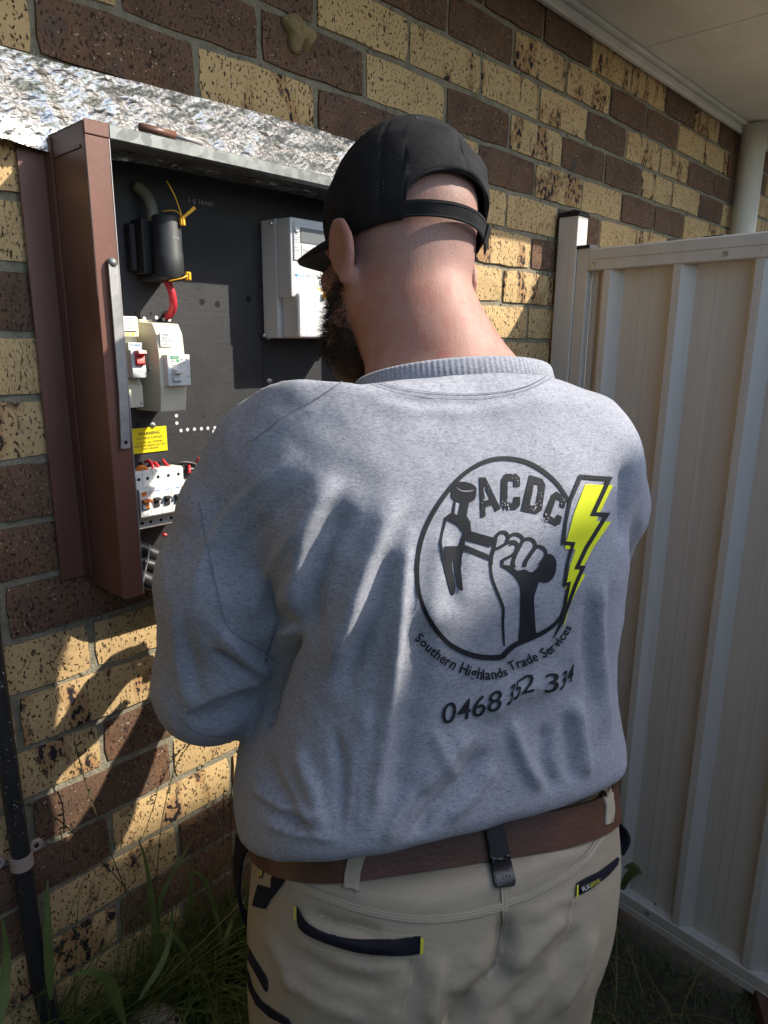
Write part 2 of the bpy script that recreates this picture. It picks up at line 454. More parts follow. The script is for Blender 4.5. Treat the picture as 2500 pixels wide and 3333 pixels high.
# ------------------------------------------------------------------ brick wall
HX0, HX1, HZ0, HZ1 = -0.240, 0.425, -0.688, -0.086         # opening behind the switchboard
wall = thing('brick_wall', (1.0, 0, GROUND), 'speckled tan and dark brown brick house wall with grey mortar joints', 'wall')
WL = worigin(wall)
def brick_mesh(seed):
    rnd = random.Random(seed)
    nx, nz = 6, 4
    P = []
    for i in range(nx):
        for j in range(nz):
            x = -0.115+0.23*i/(nx-1); z = -0.038+0.076*j/(nz-1)
            ex = i in (0, nx-1); ez = j in (0, nz-1)
            if ex: x += rnd.uniform(-.0012, .0018)*(-1 if i else 1)
            if ez: z += rnd.uniform(-.0012, .0022)*(-1 if j else 1)
            y = rnd.uniform(-.0008, .0008)
            if ex or ez: y += 0.0016
            if ex and ez: x *= .988; z *= .965; y += .0015
            P.append((x, y, z))
    F = quadgrid(nx, nz)
    ring = [i*nz for i in range(nx)]+[(nx-1)*nz+j for j in range(1, nz)]+[i*nz+nz-1 for i in range(nx-2, -1, -1)]+[j for j in range(nz-2, 0, -1)]
    b = len(P)
    for r in ring: P.append((P[r][0]*1.0, 0.06, P[r][2]))
    n = len(ring)
    for q in range(n): F.append([ring[q], b+q, b+(q+1) % n, ring[(q+1) % n]])
    me = bpy.data.meshes.new('brick'); me.from_pydata(P, [], F); me.update(); me.materials.append(MT['brick'])
    bm = bmesh.new(); bm.from_mesh(me); bmesh.ops.recalc_face_normals(bm, faces=bm.faces)
    # front has to look towards -Y
    f = max(bm.faces, key=lambda q: abs(q.normal.y))
    if sum(q.normal.y for q in bm.faces) > 0: bmesh.ops.reverse_faces(bm, faces=bm.faces)
    bm.to_mesh(me); bm.free()
    return me
BM = [brick_mesh(s) for s in range(8)]
# tan (T, t = with burnt spots) and dark (D) bricks as they lie in the wall, by course and position
PLAN = {
 4: {2: 'D', 3: 'D', 4: 'D', 5: 't', 6: 't', 7: 'D', 8: 't', 9: 'D', 10: 'T', 11: 'D'},
 3: {0: 'D', 1: 'D', 2: 'D', 3: 't', 4: 't', 5: 'D', 6: 'D', 7: 't', 8: 't', 9: 'D', 10: 'D'},
 2: {-1: 'D', 0: 'D', 1: 'T', 2: 't', 3: 't', 4: 't', 5: 'D', 6: 't', 7: 't', 8: 'D', 9: 'D', 10: 'D', 11: 't'},
 1: {-2: 'T', -1: 'D', 0: 'D', 1: 'T', 2: 'D', 3: 't', 4: 'D', 5: 'D', 6: 't', 7: 'T', 8: 'D', 9: 't', 10: 'T', 11: 't'},
 0: {-2: 'T', -1: 'D', 0: 't', 1: 'D', 2: 't', 3: 'D', 4: 't', 5: 'T', 6: 'D', 7: 'D', 8: 'T', 9: 't', 10: 'T', 11: 'D'},
 -1: {2: 'T', 3: 'T', 4: 'D', 5: 'T', 6: 't', -2: 'T', -3: 'T'},
 -2: {-2: 'T', 2: 'T', 3: 't', 4: 'D', 5: 'T'}, -3: {-2: 'T', 2: 'T', 3: 't', 4: 'T'}, -4: {-2: 'D', 2: 'T', 3: 'T', 4: 'T'},
 -5: {-2: 'T', 3: 'T'}, -6: {-2: 't'}, -7: {-3: 'D', -2: 'D'}, -8: {-2: 'D', -1: 'D'},
 -9: {-3: 'D', -2: 'D', -1: 'D'}, -10: {-2: 'T', -1: 'T', 0: 'T'}, -11: {-3: 'T', -2: 't', -1: 'T'},
 -12: {-2: 't', -1: 'D', 0: 'T'}, -13: {-3: 'T', -2: 'D', -1: 'T', 0: 'T'}, -14: {-3: 'D', -2: 'D', -1: 't', 0: 'T'},
 -15: {-3: 'D', -2: 't', -1: 'D', 0: 'D'}, -16: {-3: 'T', -2: 't', -1: 'D', 0: 'D'}, -17: {-3: 't', -2: 'T', -1: 'D'}, -18: {-2: 'T', -1: 'T'},
}
cand = []
rr = random.Random(3)
for r in range(-23, 5):
    for n in range(-6, 16):
        x0 = 0.24*n+(0.12 if r % 2 else 0.0)
        kind = PLAN.get(r, {}).get(n) or rr.choice('TTtDD')
        segs = [(x0+0.005, x0+0.235)]
        if HZ0-0.01 < 0.086*r+0.043 < HZ1+0.01:
            new = []
            for a, b in segs:
                if b <= HX0 or a >= HX1: new.append((a, b)); continue
                if a < HX0-0.012: new.append((a, HX0-0.004))
                if b > HX1+0.012: new.append((HX1+0.004, b))
            segs = new
        for a, b in segs:
            if b < -1.2 or a > 3.5: continue
            zc = 0.086*r+0.043
            pts = np.array([(a, 0, zc-.038), (b, 0, zc-.038), (b, 0, zc+.038), (a, 0, zc+.038), ((a+b)/2, 0, zc)])
            dep = (pts-np.array(CAM)) @ np.array(fw)
            q = projV(pts)
            inside = (dep.min() > .15) and ((q[:, 0] > -20) & (q[:, 0] < 1680) & (q[:, 1] > -20) & (q[:, 1] < 2232)).any()
            e = (q[2]-q[0]); area = abs(np.cross(q[1]-q[0], q[3]-q[0])) if inside else 0
            cand.append((area, a, b, zc, kind, rr.randrange(8), rr.random(), rr.uniform(-.0015, .0015)))
cand.sort(reverse=True)
rest = []
for i, (area, a, b, zc, kind, mi, rnd, dy) in enumerate(cand):
    col = (1.0 if kind == 'D' else 0.0, {'T': 0.12, 't': 1.0, 'D': 0.25}[kind], 0, 1)
    if area > 0 and i < 290:
        o = bpy.data.objects.new('brick', BM[mi]); COL.objects.link(o); o.parent = wall
        o.location = Vector(((a+b)/2, dy, zc))-WL; o.scale = ((b-a)/0.23, 1, 1)
        if mi % 2: o.scale = (-o.scale.x, 1, 1)
        o.color = col
    else:
        rest.append((a, b, zc, kind, mi))
for kd, nm in (('T', 'brick_mass'), ('D', 'dark_brick_mass')):
    V, F = [], []
    for a, b, zc, kind, mi in rest:
        if (kind == 'D') != (kd == 'D'): continue
        me = BM[mi]; base = len(V); s = (b-a)/0.23
        V += [((a+b)/2+v.co.x*s, v.co.y, zc+v.co.z) for v in me.vertices]
        F += [[base+i for i in p.vertices] for p in me.polygons]
    o = mk(nm, V, F, MT['brick'], wall); o.color = (1.0 if kd == 'D' else 0.0, 0.3, 0, 1); tag(o, kind='stuff')
# mortar bed: raked sheet with the opening left free, thick enough to be solid
bm = bmesh.new()
for x0, x1, z0, z1 in ((-1.3, HX0-.001, GROUND-.05, 0.47), (HX1+.001, 3.6, GROUND-.05, 0.47), (HX0-.001, HX1+.001, HZ1+.001, 0.47), (HX0-.001, HX1+.001, GROUND-.05, HZ0-.001)):
    bm_box(bm, x0, x1, 0.0055, 0.11, z0, z1)
bm_out('mortar', bm, MT['mortar'], wall)
# smeared lumps along the joints
vs_, fs_ = [], []
for i in range(420):
    r = rr.randrange(-19, 6); x = rr.uniform(-0.45, 2.4); z = 0.086*r+rr.uniform(-.004, .004)
    if HX0-.03 < x < HX1+.03 and HZ0-.02 < z < HZ1+.02: continue
    v, f = lathe_data([(0.0, -.001), (rr.uniform(.003, .007), 0), (rr.uniform(.002, .004), .0025), (0, .004)], (x, 0.006, z), (0, -1, 0), 6)
    vs_.append((v, f))
V, F = merge_data(vs_); tag(mk('mortar_lumps', V, F, MT['mortar'], wall, True), kind='stuff')

# ------------------------------------------------------------------ eave
eave = thing('eave', (1.2, -0.2, 0.45), 'cream painted eave lining with a trim strip along the top of the brick wall', 'eave')
for a, b in ((-1.3, 1.426), (1.434, 3.6)):
    box('soffit_sheet', a, b, -0.44, -0.002, 0.452, 0.462, MT['soffit'], eave, 0.001)
box('joint_strip', 1.4265, 1.4335, -0.44, -0.002, 0.4545, 0.4605, MT['trim'], eave, 0.0005)
bm = bmesh.new()
bm_box(bm, -1.3, 3.6, -0.034, -0.001, 0.4405, 0.4515, 0.003)
bm_box(bm, -1.3, 3.6, -0.020, -0.0015, 0.416, 0.4402, 0.004)
bm_out('trim_strip', bm, MT['trim'], eave)
box('fascia_board', -1.3, 3.6, -0.462, -0.442, 0.42, 0.60, MT['trim'], eave, 0.002)
gp = [(-0.463, 0.595), (-0.463, 0.49), (-0.475, 0.48), (-0.56, 0.48), (-0.575, 0.50), (-0.575, 0.60), (-0.568, 0.60), (-0.568, 0.505), (-0.555, 0.488), (-0.475, 0.488), (-0.47, 0.495), (-0.47, 0.595)]
V = [(x, y, z) for x in (-1.3, 3.6) for y, z in gp]; n = len(gp)
mk('gutter', V, [[i, (i+1) % n, n+(i+1) % n, n+i] for i in range(n)]+[list(range(n)), list(range(n, 2*n))[::-1]], MT['pvc'], eave)
V = [(-1.35, -0.52, .605), (3.65, -0.52, .605), (3.65, 2.5, 1.85), (-1.35, 2.5, 1.85), (-1.35, -0.52, .64), (3.65, -0.52, .64), (3.65, 2.5, 1.885), (-1.35, 2.5, 1.885)]
mk('roof_sheet', V, [[0, 1, 2, 3], [7, 6, 5, 4], [0, 4, 5, 1], [1, 5, 6, 2], [2, 6, 7, 3], [3, 7, 4, 0]], MT['roof'], eave)
# wasp nest on the third course
nst = thing('wasp_nest', (0.196, -0.004, 0.147), 'small lumpy mud wasp nest stuck on dark brick high on wall', 'nest')
bm = bmesh.new(); bmesh.ops.create_icosphere(bm, subdivisions=4, radius=1.0)
for v in bm.verts:
    c = v.co.copy(); a = math.atan2(c.z, c.x); s = 1+0.16*math.sin(3*a+1)+0.10*math.sin(5*a)
    x, y, z = c.x*0.030*s, c.y*0.017, c.z*0.027*s
    if c.z > 0: x *= 1.05
    d = ((x-0.006)**2+(z+0.017)**2)**.5
    if y < 0 and d < 0.011: y += 0.022*(1-(d/0.011)**2)
    y += 0.002*math.sin(300*x)*math.sin(260*z)
    v.co = Vector((0.196+x-0.16*z, -0.004+y, 0.147+z))
bm_out('nest_body', bm, MT['nest'], nst, True)

# ------------------------------------------------------------------ down pipe at the far end
dp = thing('downpipe', (2.36, -0.05, GROUND), 'round cream downpipe against the far end of the brick wall', 'downpipe')
lathe('pipe', [(0.045, -0.02), (0.045, 2.41)], (2.36, -0.052, GROUND), (0, 0, 1), MT['pvc'], dp, 28)
box('bracket', 2.30, 2.42, -0.012, -0.004, -0.4, -0.37, MT['pvc'], dp)

# ------------------------------------------------------------------ gate and posts
GD = Vector((-0.078, -0.997, 0)).normalized()      # along the gate, away from the wall
GN = Vector((-GD.y, GD.x, 0)) * -1                 # towards the camera side (-X)
if GN.x > 0: GN = -GN
def gpt(s, n, z): return Vector((1.087, -0.062, 0))+GD*s+GN*n+Vector((0, 0, z))
def gbox(name, s0, s1, n0, n1, z0, z1, m, parent, bev=0.002):
    bm = bmesh.new()
    M = Matrix(((GD.x, GN.x, 0, 1.087), (GD.y, GN.y, 0, -0.062), (0, 0, 1, 0), (0, 0, 0, 1)))
    bm_box(bm, s0, s1, n0, n1, z0, z1, bev, 2, M)
    bmesh.ops.recalc_face_normals(bm, faces=bm.faces)
    return bm_out(name, bm, m, parent)
post = thing('gate_post', (1.09, -0.037, GROUND), 'tall square cream steel post with black cap standing against brick wall', 'post')
box('post_body', 1.066, 1.118, -0.066, -0.010, GROUND-.05, -0.032, MT['fence'], post, 0.003, 2)
box('cap', 1.063, 1.121, -0.069, -0.007, -0.0335, -0.024, MT['plastic_black'], post, 0.002)
V = [(1.063, -.069, -.0235), (1.121, -.069, -.0235), (1.121, -.007, -.0235), (1.063, -.007, -.0235), (1.092, -.038, -.012)]
mk('cap_top', V, [[0, 1, 4], [1, 2, 4], [2, 3, 4], [3, 0, 4]], MT['plastic_black'], post)
gate = thing('side_gate', tuple(gpt(0.45, 0, GROUND)), 'cream ribbed steel sheet gate closing the side passage beside man', 'gate')
gbox('stile', 0.006, 0.040, -0.018, 0.016, -1.93, -0.114, MT['fence'], gate, 0.003)
gbox('stile', 0.87, 0.905, -0.018, 0.016, -1.93, -0.114, MT['fence'], gate, 0.003)
gbox('stile_cap', 0.003, 0.043, -0.021, 0.019, -0.1145, -0.106, MT['plastic_black'], gate, 0.001)
gbox('stile_cap', 0.867, 0.908, -0.021, 0.019, -0.1145, -0.106, MT['plastic_black'], gate, 0.001)
def rail(name, z0, z1):
    prof = [(-0.018, z0), (0.013, z0), (0.016, z0+.003), (0.016, z0+(z1-z0)*.40), (0.0135, z0+(z1-z0)*.42), (0.0135, z0+(z1-z0)*.5), (0.016, z0+(z1-z0)*.52), (0.016, z1-.003), (0.013, z1), (-0.018, z1)]
    V = [gpt(s, n, z) for s in (0.0405, 0.8695) for n, z in prof]; m = len(prof)
    return mk(name, V, [[i, m+i, m+(i+1) % m, (i+1) % m] for i in range(m)]+[list(range(m)), list(range(m, 2*m))[::-1]], MT['fence'], gate)
rail('top_rail', -0.170, -0.116); rail('bottom_rail', -1.945, -1.885)
# ribbed sheet: trapezoid profile
prof = []
s = 0.042
edges = [0.042, 0.066, 0.067, 0.070]
base_n = -0.012
def rib(s0): return [(s0, base_n), (s0+0.016, base_n+0.026), (s0+0.034, base_n+0.026), (s0+0.060, base_n)]
prof = [(0.0405, base_n+.004), (0.058, base_n+.004), (0.060, base_n-.004), (0.068, base_n-.004)]
for k in range(5):
    s0 = 0.070+0.183*k
    if s0+.06 > 0.868: break
    prof += rib(s0)
    for q in (0.40, 0.62):
        m = s0+0.06+0.123*q
        if m+.01 < 0.868: prof += [(m-.006, base_n), (m, base_n+.0010), (m+.006, base_n)]
prof = [p for p in prof if p[0] < 0.868]+[(0.869, base_n)]
V = [gpt(s_, n_, z) for s_, n_ in prof for z in (-1.885, -0.17)]
V2 = [gpt(s_, n_-0.0008, z) for s_, n_ in prof for z in (-1.885, -0.17)]
m_ = len(prof)
F = [[2*i, 2*i+2, 2*i+3, 2*i+1] for i in range(m_-1)]
F2 = [[2*m_+a for a in f[::-1]] for f in F]
mk('ribbed_sheet', V+V2, F+F2, MT['fence'], gate)
for s_ in (0.055, 0.385, 0.72):
    for z_ in (-0.156, -1.90):
        c = gpt(s_, 0.016, z_)
        lathe('screw', [(0.0065, 0), (0.0065, .001), (0.004, .0015), (0.004, .004), (0.0, .0042)], c, GN, MT['steel'], gate, 8, False)
fp = thing('far_post', tuple(gpt(0.29, -0.16, GROUND)), 'short cream post top with black cap behind the gate rail', 'post')
gbox('post_body', 0.262, 0.312, -0.185, -0.135, GROUND-.05, -0.112, MT['fence'], fp, 0.003)
gbox('cap', 0.258, 0.316, -0.189, -0.131, -0.112, -0.092, MT['plastic_black'], fp, 0.006)
ep = thing('end_post', tuple(gpt(0.94, 0, GROUND)), 'square cream steel post at the free end of gate', 'post')
gbox('post_body', 0.912, 0.965, -0.028, 0.025, GROUND-.05, -0.03, MT['fence'], ep, 0.003)

# ------------------------------------------------------------------ the other side of the passage (behind the camera)
bf = thing('boundary_fence', (-1.5, -2.3, GROUND), 'cream ribbed steel boundary fence on far side of passage', 'fence')
pr = []
x = -6.0
while x < 4.0:
    pr += [(x, 0), (x+.016, .026), (x+.034, .026), (x+.06, 0)]; x += 0.183
V = [(a, -2.3+b, z) for a, b in pr for z in (GROUND, -0.17)]
mk('ribbed_sheet', V, [[2*i, 2*i+2, 2*i+3, 2*i+1] for i in range(len(pr)-1)], MT['fence'], bf)
box('top_rail', -6, 4, -2.315, -2.26, -0.18, -0.13, MT['fence'], bf)
for x in (-5.5, -3.1, -0.7, 1.7): box('fence_upright', x, x+.05, -2.36, -2.315, GROUND-.05, -0.1, MT['fence'], bf)
nh = thing('neighbour_house', (6.5, -5.5, GROUND), 'pale rendered neighbouring house with tiled roof across the boundary fence', 'house')
box('wall', 3.0, 12, -9.0, -4.1, GROUND-.1, 2.30, MT['render'], nh, 0)
box('gutter', 2.65, 12.3, -3.62, -3.50, 2.36, 2.50, MT['pvc'], nh, 0.01)
box('soffit_sheet', 2.65, 12.3, -4.11, -3.62, 2.36, 2.40, MT['trim'], nh, 0)
mk('roof', [(2.6, -3.56, 2.50), (12.4, -3.56, 2.50), (12.4, -6.5, 3.7), (2.6, -6.5, 3.7), (12.4, -9.5, 2.50), (2.6, -9.5, 2.50)],
   [[0, 1, 2, 3], [3, 2, 4, 5], [0, 3, 5], [1, 4, 2], [0, 5, 4, 1]], MT['roof'], nh)
for x in (4, 8): 
    wn = box('window', x, x+1.5, -4.12, -4.095, -0.9, 0.4, MT['trim'], nh, 0)
    box('pane', x+.06, x+1.44, -4.095, -4.085, -0.84, 0.34, MT['lcd'], wn, 0)

# added leafy screen, unseen behind the camera, blocks sky light from the open end
hd = thing('sky_block_hedge', (-2.9, -1.3, GROUND), 'added tall dark green leaf screen, out of view, blocking sky light', 'sky_block_hedge')
rh = np.random.RandomState(21)
V, F = [], []
for i in range(9000):
    y = rh.uniform(-3.4, 0.6); z = rh.uniform(0.05, 4.6)
    x = -2.75-abs(rh.normal(0, .22))+.16*math.sin(3*y+z)+.10*math.sin(5*z)
    n = rh.normal(0, 1, 3); n /= np.linalg.norm(n); t = np.cross(n, rh.normal(0, 1, 3)); t /= np.linalg.norm(t); u = np.cross(n, t)
    s = rh.uniform(.045, .085); c = np.array([x, y, GROUND+z]); b = len(V)
    V += [c-t*s, c+u*s*.45, c+t*s, c-u*s*.45]; F.append([b, b+1, b+2, b+3])
tag(mk('blocker_leaves', V, F, MT['leaf'], hd), kind='stuff')
box('blocker_core', -3.5, -3.0, -3.4, 0.6, GROUND, GROUND+4.4, MT['leaf'], hd, 0.1, 2)
for y in (-3.0, -2.2, -1.4, -.6, .2):
    tube('stem', [(-3.0, y, GROUND-.05), (-2.98, y+.03, GROUND+.8), (-3.05, y, GROUND+2.4), (-3.1, y, GROUND+3.6)], [.05, .045, .035, .02], MT['bark'], hd, 8)

# ------------------------------------------------------------------ foil flashing above the switchboard
nx_, nz_ = 560, 64
rs = np.random.RandomState(5)
xx = np.linspace(-0.75, 0.53, nx_)[:, None]; tt = np.linspace(0, 1, nz_)[None, :]
ztop = 0.004+0.004*np.sin(9*xx)-0.024*np.maximum(0, -xx-0.1)
zbot = np.where(xx < -0.24, -0.112+0.006*np.sin(11*xx), -0.106+0.004*np.sin(13*xx+1))
zz_ = ztop+(zbot-ztop)*tt
yy = -0.013-0.010*tt*tt+0*xx
for _ in range(42):
    c, wd, h, sl_ = rs.uniform(-.7, .55), rs.uniform(.010, .03), rs.uniform(-.004, .006), rs.uniform(-.5, .5)
    yy = yy-h*np.exp(-((xx-c-sl_*(zz_+.05))/wd)**2)*(0.25+0.75*tt)
def crinkle(n, lo, hi, amp):
    o = 0
    for _ in range(n):
        a_ = rs.uniform(0, 3.14); k_ = 2*math.pi/rs.uniform(lo, hi)
        o = o+(1-np.abs(np.sin((xx*math.cos(a_)+zz_*math.sin(a_))*k_+rs.uniform(0, 6)+1.3*np.sin(40*xx+rs.uniform(0, 6))*np.sin(55*zz_+rs.uniform(0, 6)))))
    return amp*(o/n*2-1)
yy = yy+crinkle(6, .035, .10, .0035)+crinkle(9, .010, .024, .0016)
yy = yy-np.where(xx < -0.26, 0.012*tt*np.minimum(1, (-0.26-xx)/.08)*(0.6+0.4*np.sin(35*xx)), 0)
V = np.stack([xx+0*tt, np.minimum(yy, -.0035-.0008*rs.uniform(0, 1, yy.shape)), zz_], -1).reshape(-1, 3)
foil = mk('foil_flashing', V, quadgrid(nx_, nz_), MT['foil'], None, True)
tag(foil, 'crinkled silver foil flashing strip on the bricks above the switchboard', 'foil')

# ------------------------------------------------------------------ switchboard box
sb = thing('switchboard_box', (0.09, 0, HZ0), 'open brown steel switchboard box with black backing board and galvanised top', 'switchboard')
T0, T1 = -0.703, -0.094
def sheet(name, x0, x1, y0, y1, z0, z1, m, bev=0.0008): return box(name, x0, x1, y0, y1, z0, z1, m, sb, bev)
# left side: folded flange, side, front return
bm = bmesh.new()
bm_box(bm, -0.2805, -0.2435, -0.0075, -0.0045, T0+.006, T1+.002, 0.001)
bm_out('wall_flange', bm, MT['brown'], sb)
bm = bmesh.new(); bm_box(bm, -0.2438, -0.2412, -0.1215, 0.0195, T0, T1-.002, 0.0006)
bm_box(bm, -0.2462, -0.2439, -0.030, -0.0065, T0+.012, T1-.004, 0.0006)
bm_out('side_panel', bm, MT['brown'], sb)
sheet('front_return', -0.2438, -0.2135, -0.1240, -0.1216, T0-.002, T1-.016, MT['brown'])
sheet('return_edge', -0.2137, -0.2122, -0.1243, -0.112, T0-.001, T1-.016, MT['bare'], 0.0003)
sheet('corner_tab', -0.2440, -0.2125, -0.1250, -0.1236, T1-.0155, T1+.001, MT['brown'])
mk('edge_scrape', [(-0.2443, -0.1235, T1-.02), (-0.2436, -0.1247, T1-.02), (-0.2436, -0.1247, T1-.21), (-0.2443, -0.1235, T1-.20)], [[0, 1, 2, 3]], MT['bare'], sb)
# raised rail on the side panel near the top, as pressed in the sheet
bm = bmesh.new(); bm_box(bm, -0.2455, -0.2437, -0.112, -0.022, T1-.030, T1-.026, 0.0006); bm_out('pressed_bead', bm, MT['brown'], sb)
# right side, top, bottom
sheet('side_panel', 0.4212, 0.4238, -0.1215, 0.0195, T0, T1-.002, MT['brown'])
sheet('wall_flange', 0.4239, 0.46, -0.0075, -0.0045, T0+.006, T1+.002, MT['brown'])
sheet('front_return', 0.391, 0.4238, -0.1240, -0.1216, T0-.002, T1-.016, MT['brown'])
sheet('top_plate', -0.2438, 0.4238, -0.1215, 0.0195, T1-.0018, T1, MT['galv'])
bm = bmesh.new(); bm_box(bm, -0.2120, 0.4238, -0.1243, -0.1217, T1-.0155, T1+.0005, 0.0008)
bm_box(bm, -0.2120, 0.4238, -0.1217, -0.104, T1-.0155, T1-.0135, 0.0005)
bm_out('top_lip', bm, MT['galv'], sb)
sheet('bottom_plate', -0.2410, 0.4210, -0.020, 0.0195, T0+.001, T0+.003, MT['brown'])
board = box('backing_board', -0.2405, 0.4205, 0.020, 0.030, T0+.003, T1-.002, MT['panel'], sb, 0)
PY = 0.0197
def disc(name, x, z, r, m, parent, y=PY, seg=12):
    V = [(x+r*math.cos(2*math.pi*k/seg), y, z+r*math.sin(2*math.pi*k/seg)) for k in range(seg)]
    return mk(name, V, [list(range(seg))], m, parent)
def boardV(x, y): 
    d = fw+rt*((x-829.5)/1512.0)-up*((y-1106.0)/1512.0); t = (PY-CAM.y)/d.y
    return CAM+d*t
for (vx, vy, r) in ((437, 652, .0052), (470, 657, .0055), (537, 646, .0058), (292, 676, .0022), (326, 677, .0022), (440, 899, .002), (470, 898, .002), (563, 619, .0025), (597, 632, .0026), (595, 712, .0022), (298, 917, .0028), (563, 853, .002), (266, 557, .002)):
    p = boardV(vx, vy); disc('drill_hole', p.x, p.z, r, MT['hole'], board)
for (vx, vy) in ((381, 898), (382, 914), (391, 930), (405, 928), (420, 927), (435, 926), (449, 925), (464, 924), (478, 923), (338, 698-12), (312, 688), (354, 690), (366, 691)):
    p = boardV(vx, vy); disc('white_dot', p.x, p.z, .0030, MT['dotwhite'], board, PY-.0002)
for (vx, vy) in ((582, 823), (330, 919), (580, 728)):
    p = boardV(vx, vy); lathe('board_screw', [(.0048, 0), (.0048, .001), (.003, .0015), (.003, .005), (0, .0055)], (p.x, 0.0198, p.z), (0, -1, 0), MT['steel'], board, 10, False)
a, b = boardV(408, 436), boardV(462, 440)
wall_text('chalk_note', '1 \u03c6 16mm\u00b2', a.x, b.x, (a.z+b.z)/2, 0.010, PY-.0002, MT['inkgrey'], board)
a, b = boardV(459, 936), boardV(482, 936)
wall_text('chalk_note', 'B.E', a.x, b.x, a.z, 0.011, PY-.0003, MT['dotwhite'], board, 0.02)
a, b = boardV(461, 949), boardV(478, 948)
wall_text('chalk_note', 'm', a.x, b.x, a.z, 0.006, PY-.0003, MT['dotwhite'], board, 0.02)
# vertical butt joint of the board
mk('board_joint', [(0.118, PY-.0002, -0.36), (0.1188, PY-.0002, -0.36), (0.1188, PY-.0002, -0.53), (0.118, PY-.0002, -0.53)], [[0, 1, 2, 3]], MT['hole'], board)

# stay bar clipped to the front return
st = thing('stay_bar', (-0.2235, -0.128, -0.49), 'worn grey steel stay bar hanging on front edge of switchboard', 'stay bar')
pts = [(-0.2240, -0.1290, -0.258), (-0.2236, -0.1290, -0.33), (-0.2238, -0.1290, -0.42), (-0.2262, -0.1292, -0.484), (-0.2272, -0.1292, -0.492)]
bm = bmesh.new()
for i in range(len(pts)-1):
    (x0, y0, z0), (x1, y1, z1) = pts[i], pts[i+1]
    vs = [bm.verts.new(p) for p in ((x0-.0062, y0, z0), (x0+.0062, y0, z0), (x1+.0062, y1, z1), (x1-.0062, y1, z1), (x0-.0062, y0-.0028, z0), (x0+.0062, y0-.0028, z0), (x1+.0062, y1-.0028, z1), (x1-.0062, y1-.0028, z1))]
    for q in ((3, 2, 1, 0), (4, 5, 6, 7), (0, 4, 7, 3), (1, 2, 6, 5)): bm.faces.new([vs[k] for k in q])
    if i == 0: bm.faces.new([vs[k] for k in (0, 1, 5, 4)])
    if i == len(pts)-2: bm.faces.new([vs[k] for k in (2, 3, 7, 6)])
bmesh.ops.remove_doubles(bm, verts=bm.verts, dist=1e-5)
bm_out('bar', bm, MT['bare'], st)
lathe('pivot', [(.006, 0), (.0065, .004), (.005, .008), (0, .009)], (-0.224, -0.1245, -0.256), (0, -1, 0), MT['galv'], st, 14)
lathe('bolt_hole', [(.0026, 0), (.0026, .0004)], (-0.2262, -0.1319, -0.484), (0, -1, 0), MT['hole'], st, 10)
# hinge rod lying on the top lip
hr = thing('hinge_rod', (-0.12, -0.120, T1+.001), 'short rod half in brown sleeve lying on top edge of switchboard', 'rod')
tube('sleeve', [(-0.170, -0.1225, T1+.0062), (-0.120, -0.1225, T1+.0062)], 0.0050, MT['brown'], hr, 14)
tube('pin', [(-0.1205, -0.1225, T1+.0055), (-0.079, -0.1225, T1+.0042)], 0.0030, MT['bare'], hr, 12)
# ------------------------------------------------------------------ switchgear on the board
def planeV(x, y, py):
    d = fw+rt*((x-829.5)/1512.0)-up*((y-1106.0)/1512.0); t = (py-CAM.y)/d.y
    return CAM+d*t
def prof_x(name, prof, x0, x1, m, parent, bev=0.0012):
    bm = bmesh.new()
    a = [bm.verts.new((x0, y, z)) for y, z in prof]; b = [bm.verts.new((x1, y, z)) for y, z in prof]; n = len(prof)
    bm.faces.new(a); bm.faces.new(b[::-1])
    for i in range(n): bm.faces.new([a[i], b[i], b[(i+1) % n], a[(i+1) % n]])
    bmesh.ops.recalc_face_normals(bm, faces=bm.faces)
    if bev: bmesh.ops.bevel(bm, geom=list(bm.edges), offset=bev, segments=2, affect='EDGES', profile=0.6, clamp_overlap=True)
    return bm_out(name, bm, m, parent)
B = 0.0195
# main switch, grid
g = thing('main_switch_enclosure', (-0.16, B, -0.38), 'narrow cream switch enclosure with red toggle, left on the black board', 'switch')
prof_x('housing', [(B, -.318), (-.026, -.318), (-.030, -.323), (-.030, -.346), (-.024, -.349), (-.024, -.410), (-.031, -.417), (-.031, -.449), (B, -.449)], -0.1785, -0.1430, MT['cream'], g)
box('top_cover', -0.1775, -0.1432, -0.0325, -0.0290, -0.347, -0.3190, MT['cream'], g, 0.001)
disc('screw_hole', -0.1725, -0.3235, .0022, MT['inkgrey'], g, -0.0327)
disc('screw_hole', -0.1470, -0.4435, .0022, MT['inkgrey'], g, -0.0313)
lb = box('switch_label', -0.1690, -0.1465, -0.0345, -0.0326, -0.3385, -0.3178, MT['labelw'], g, 0.0004)
for i, t in enumerate(('MAIN', 'SWITCH', '(GRID', 'SUPPLY)')):
    wd = (.0095, .0145, .011, .0165)[i]
    wall_text('label_text', t, -0.1575-wd/2, -0.1575+wd/2, -0.3208-i*.0047, 0.0034, -0.03465, MT['ink'], lb, 0.0)
wall_text('scrawl', 'ncs', -0.1725, -0.150, -0.3428, 0.0042, -0.0327, MT['yellow'], g)
bk = prof_x('breaker', [(-.020, -.3545), (-.040, -.3545), (-.040, -.364), (-.046, -.366), (-.046, -.385), (-.048, -.392), (-.048, -.4045), (-.020, -.4045)], -0.1655, -0.1440, MT['grey'], g, 0.0006)
box('brand_print', -0.1553, -0.1465, -0.0404, -0.0401, -0.3586, -0.3574, MT['blue'], bk, 0)
wall_text('brand_text', 'hager', -0.1630, -0.1562, -0.3580, 0.0024, -0.0404, MT['blue'], bk)
prof_x('toggle', [(-.044, -.366), (-.058, -.365), (-.060, -.370), (-.051, -.374), (-.0535, -.384), (-.051, -.387), (-.044, -.387)], -0.1600, -0.1475, MT['red'], g, 0.0006)
wall_text('toggle_text', 'I ON', -0.1575, -0.150, -0.3788, 0.0032, -0.0532, MT['labelw'], g)
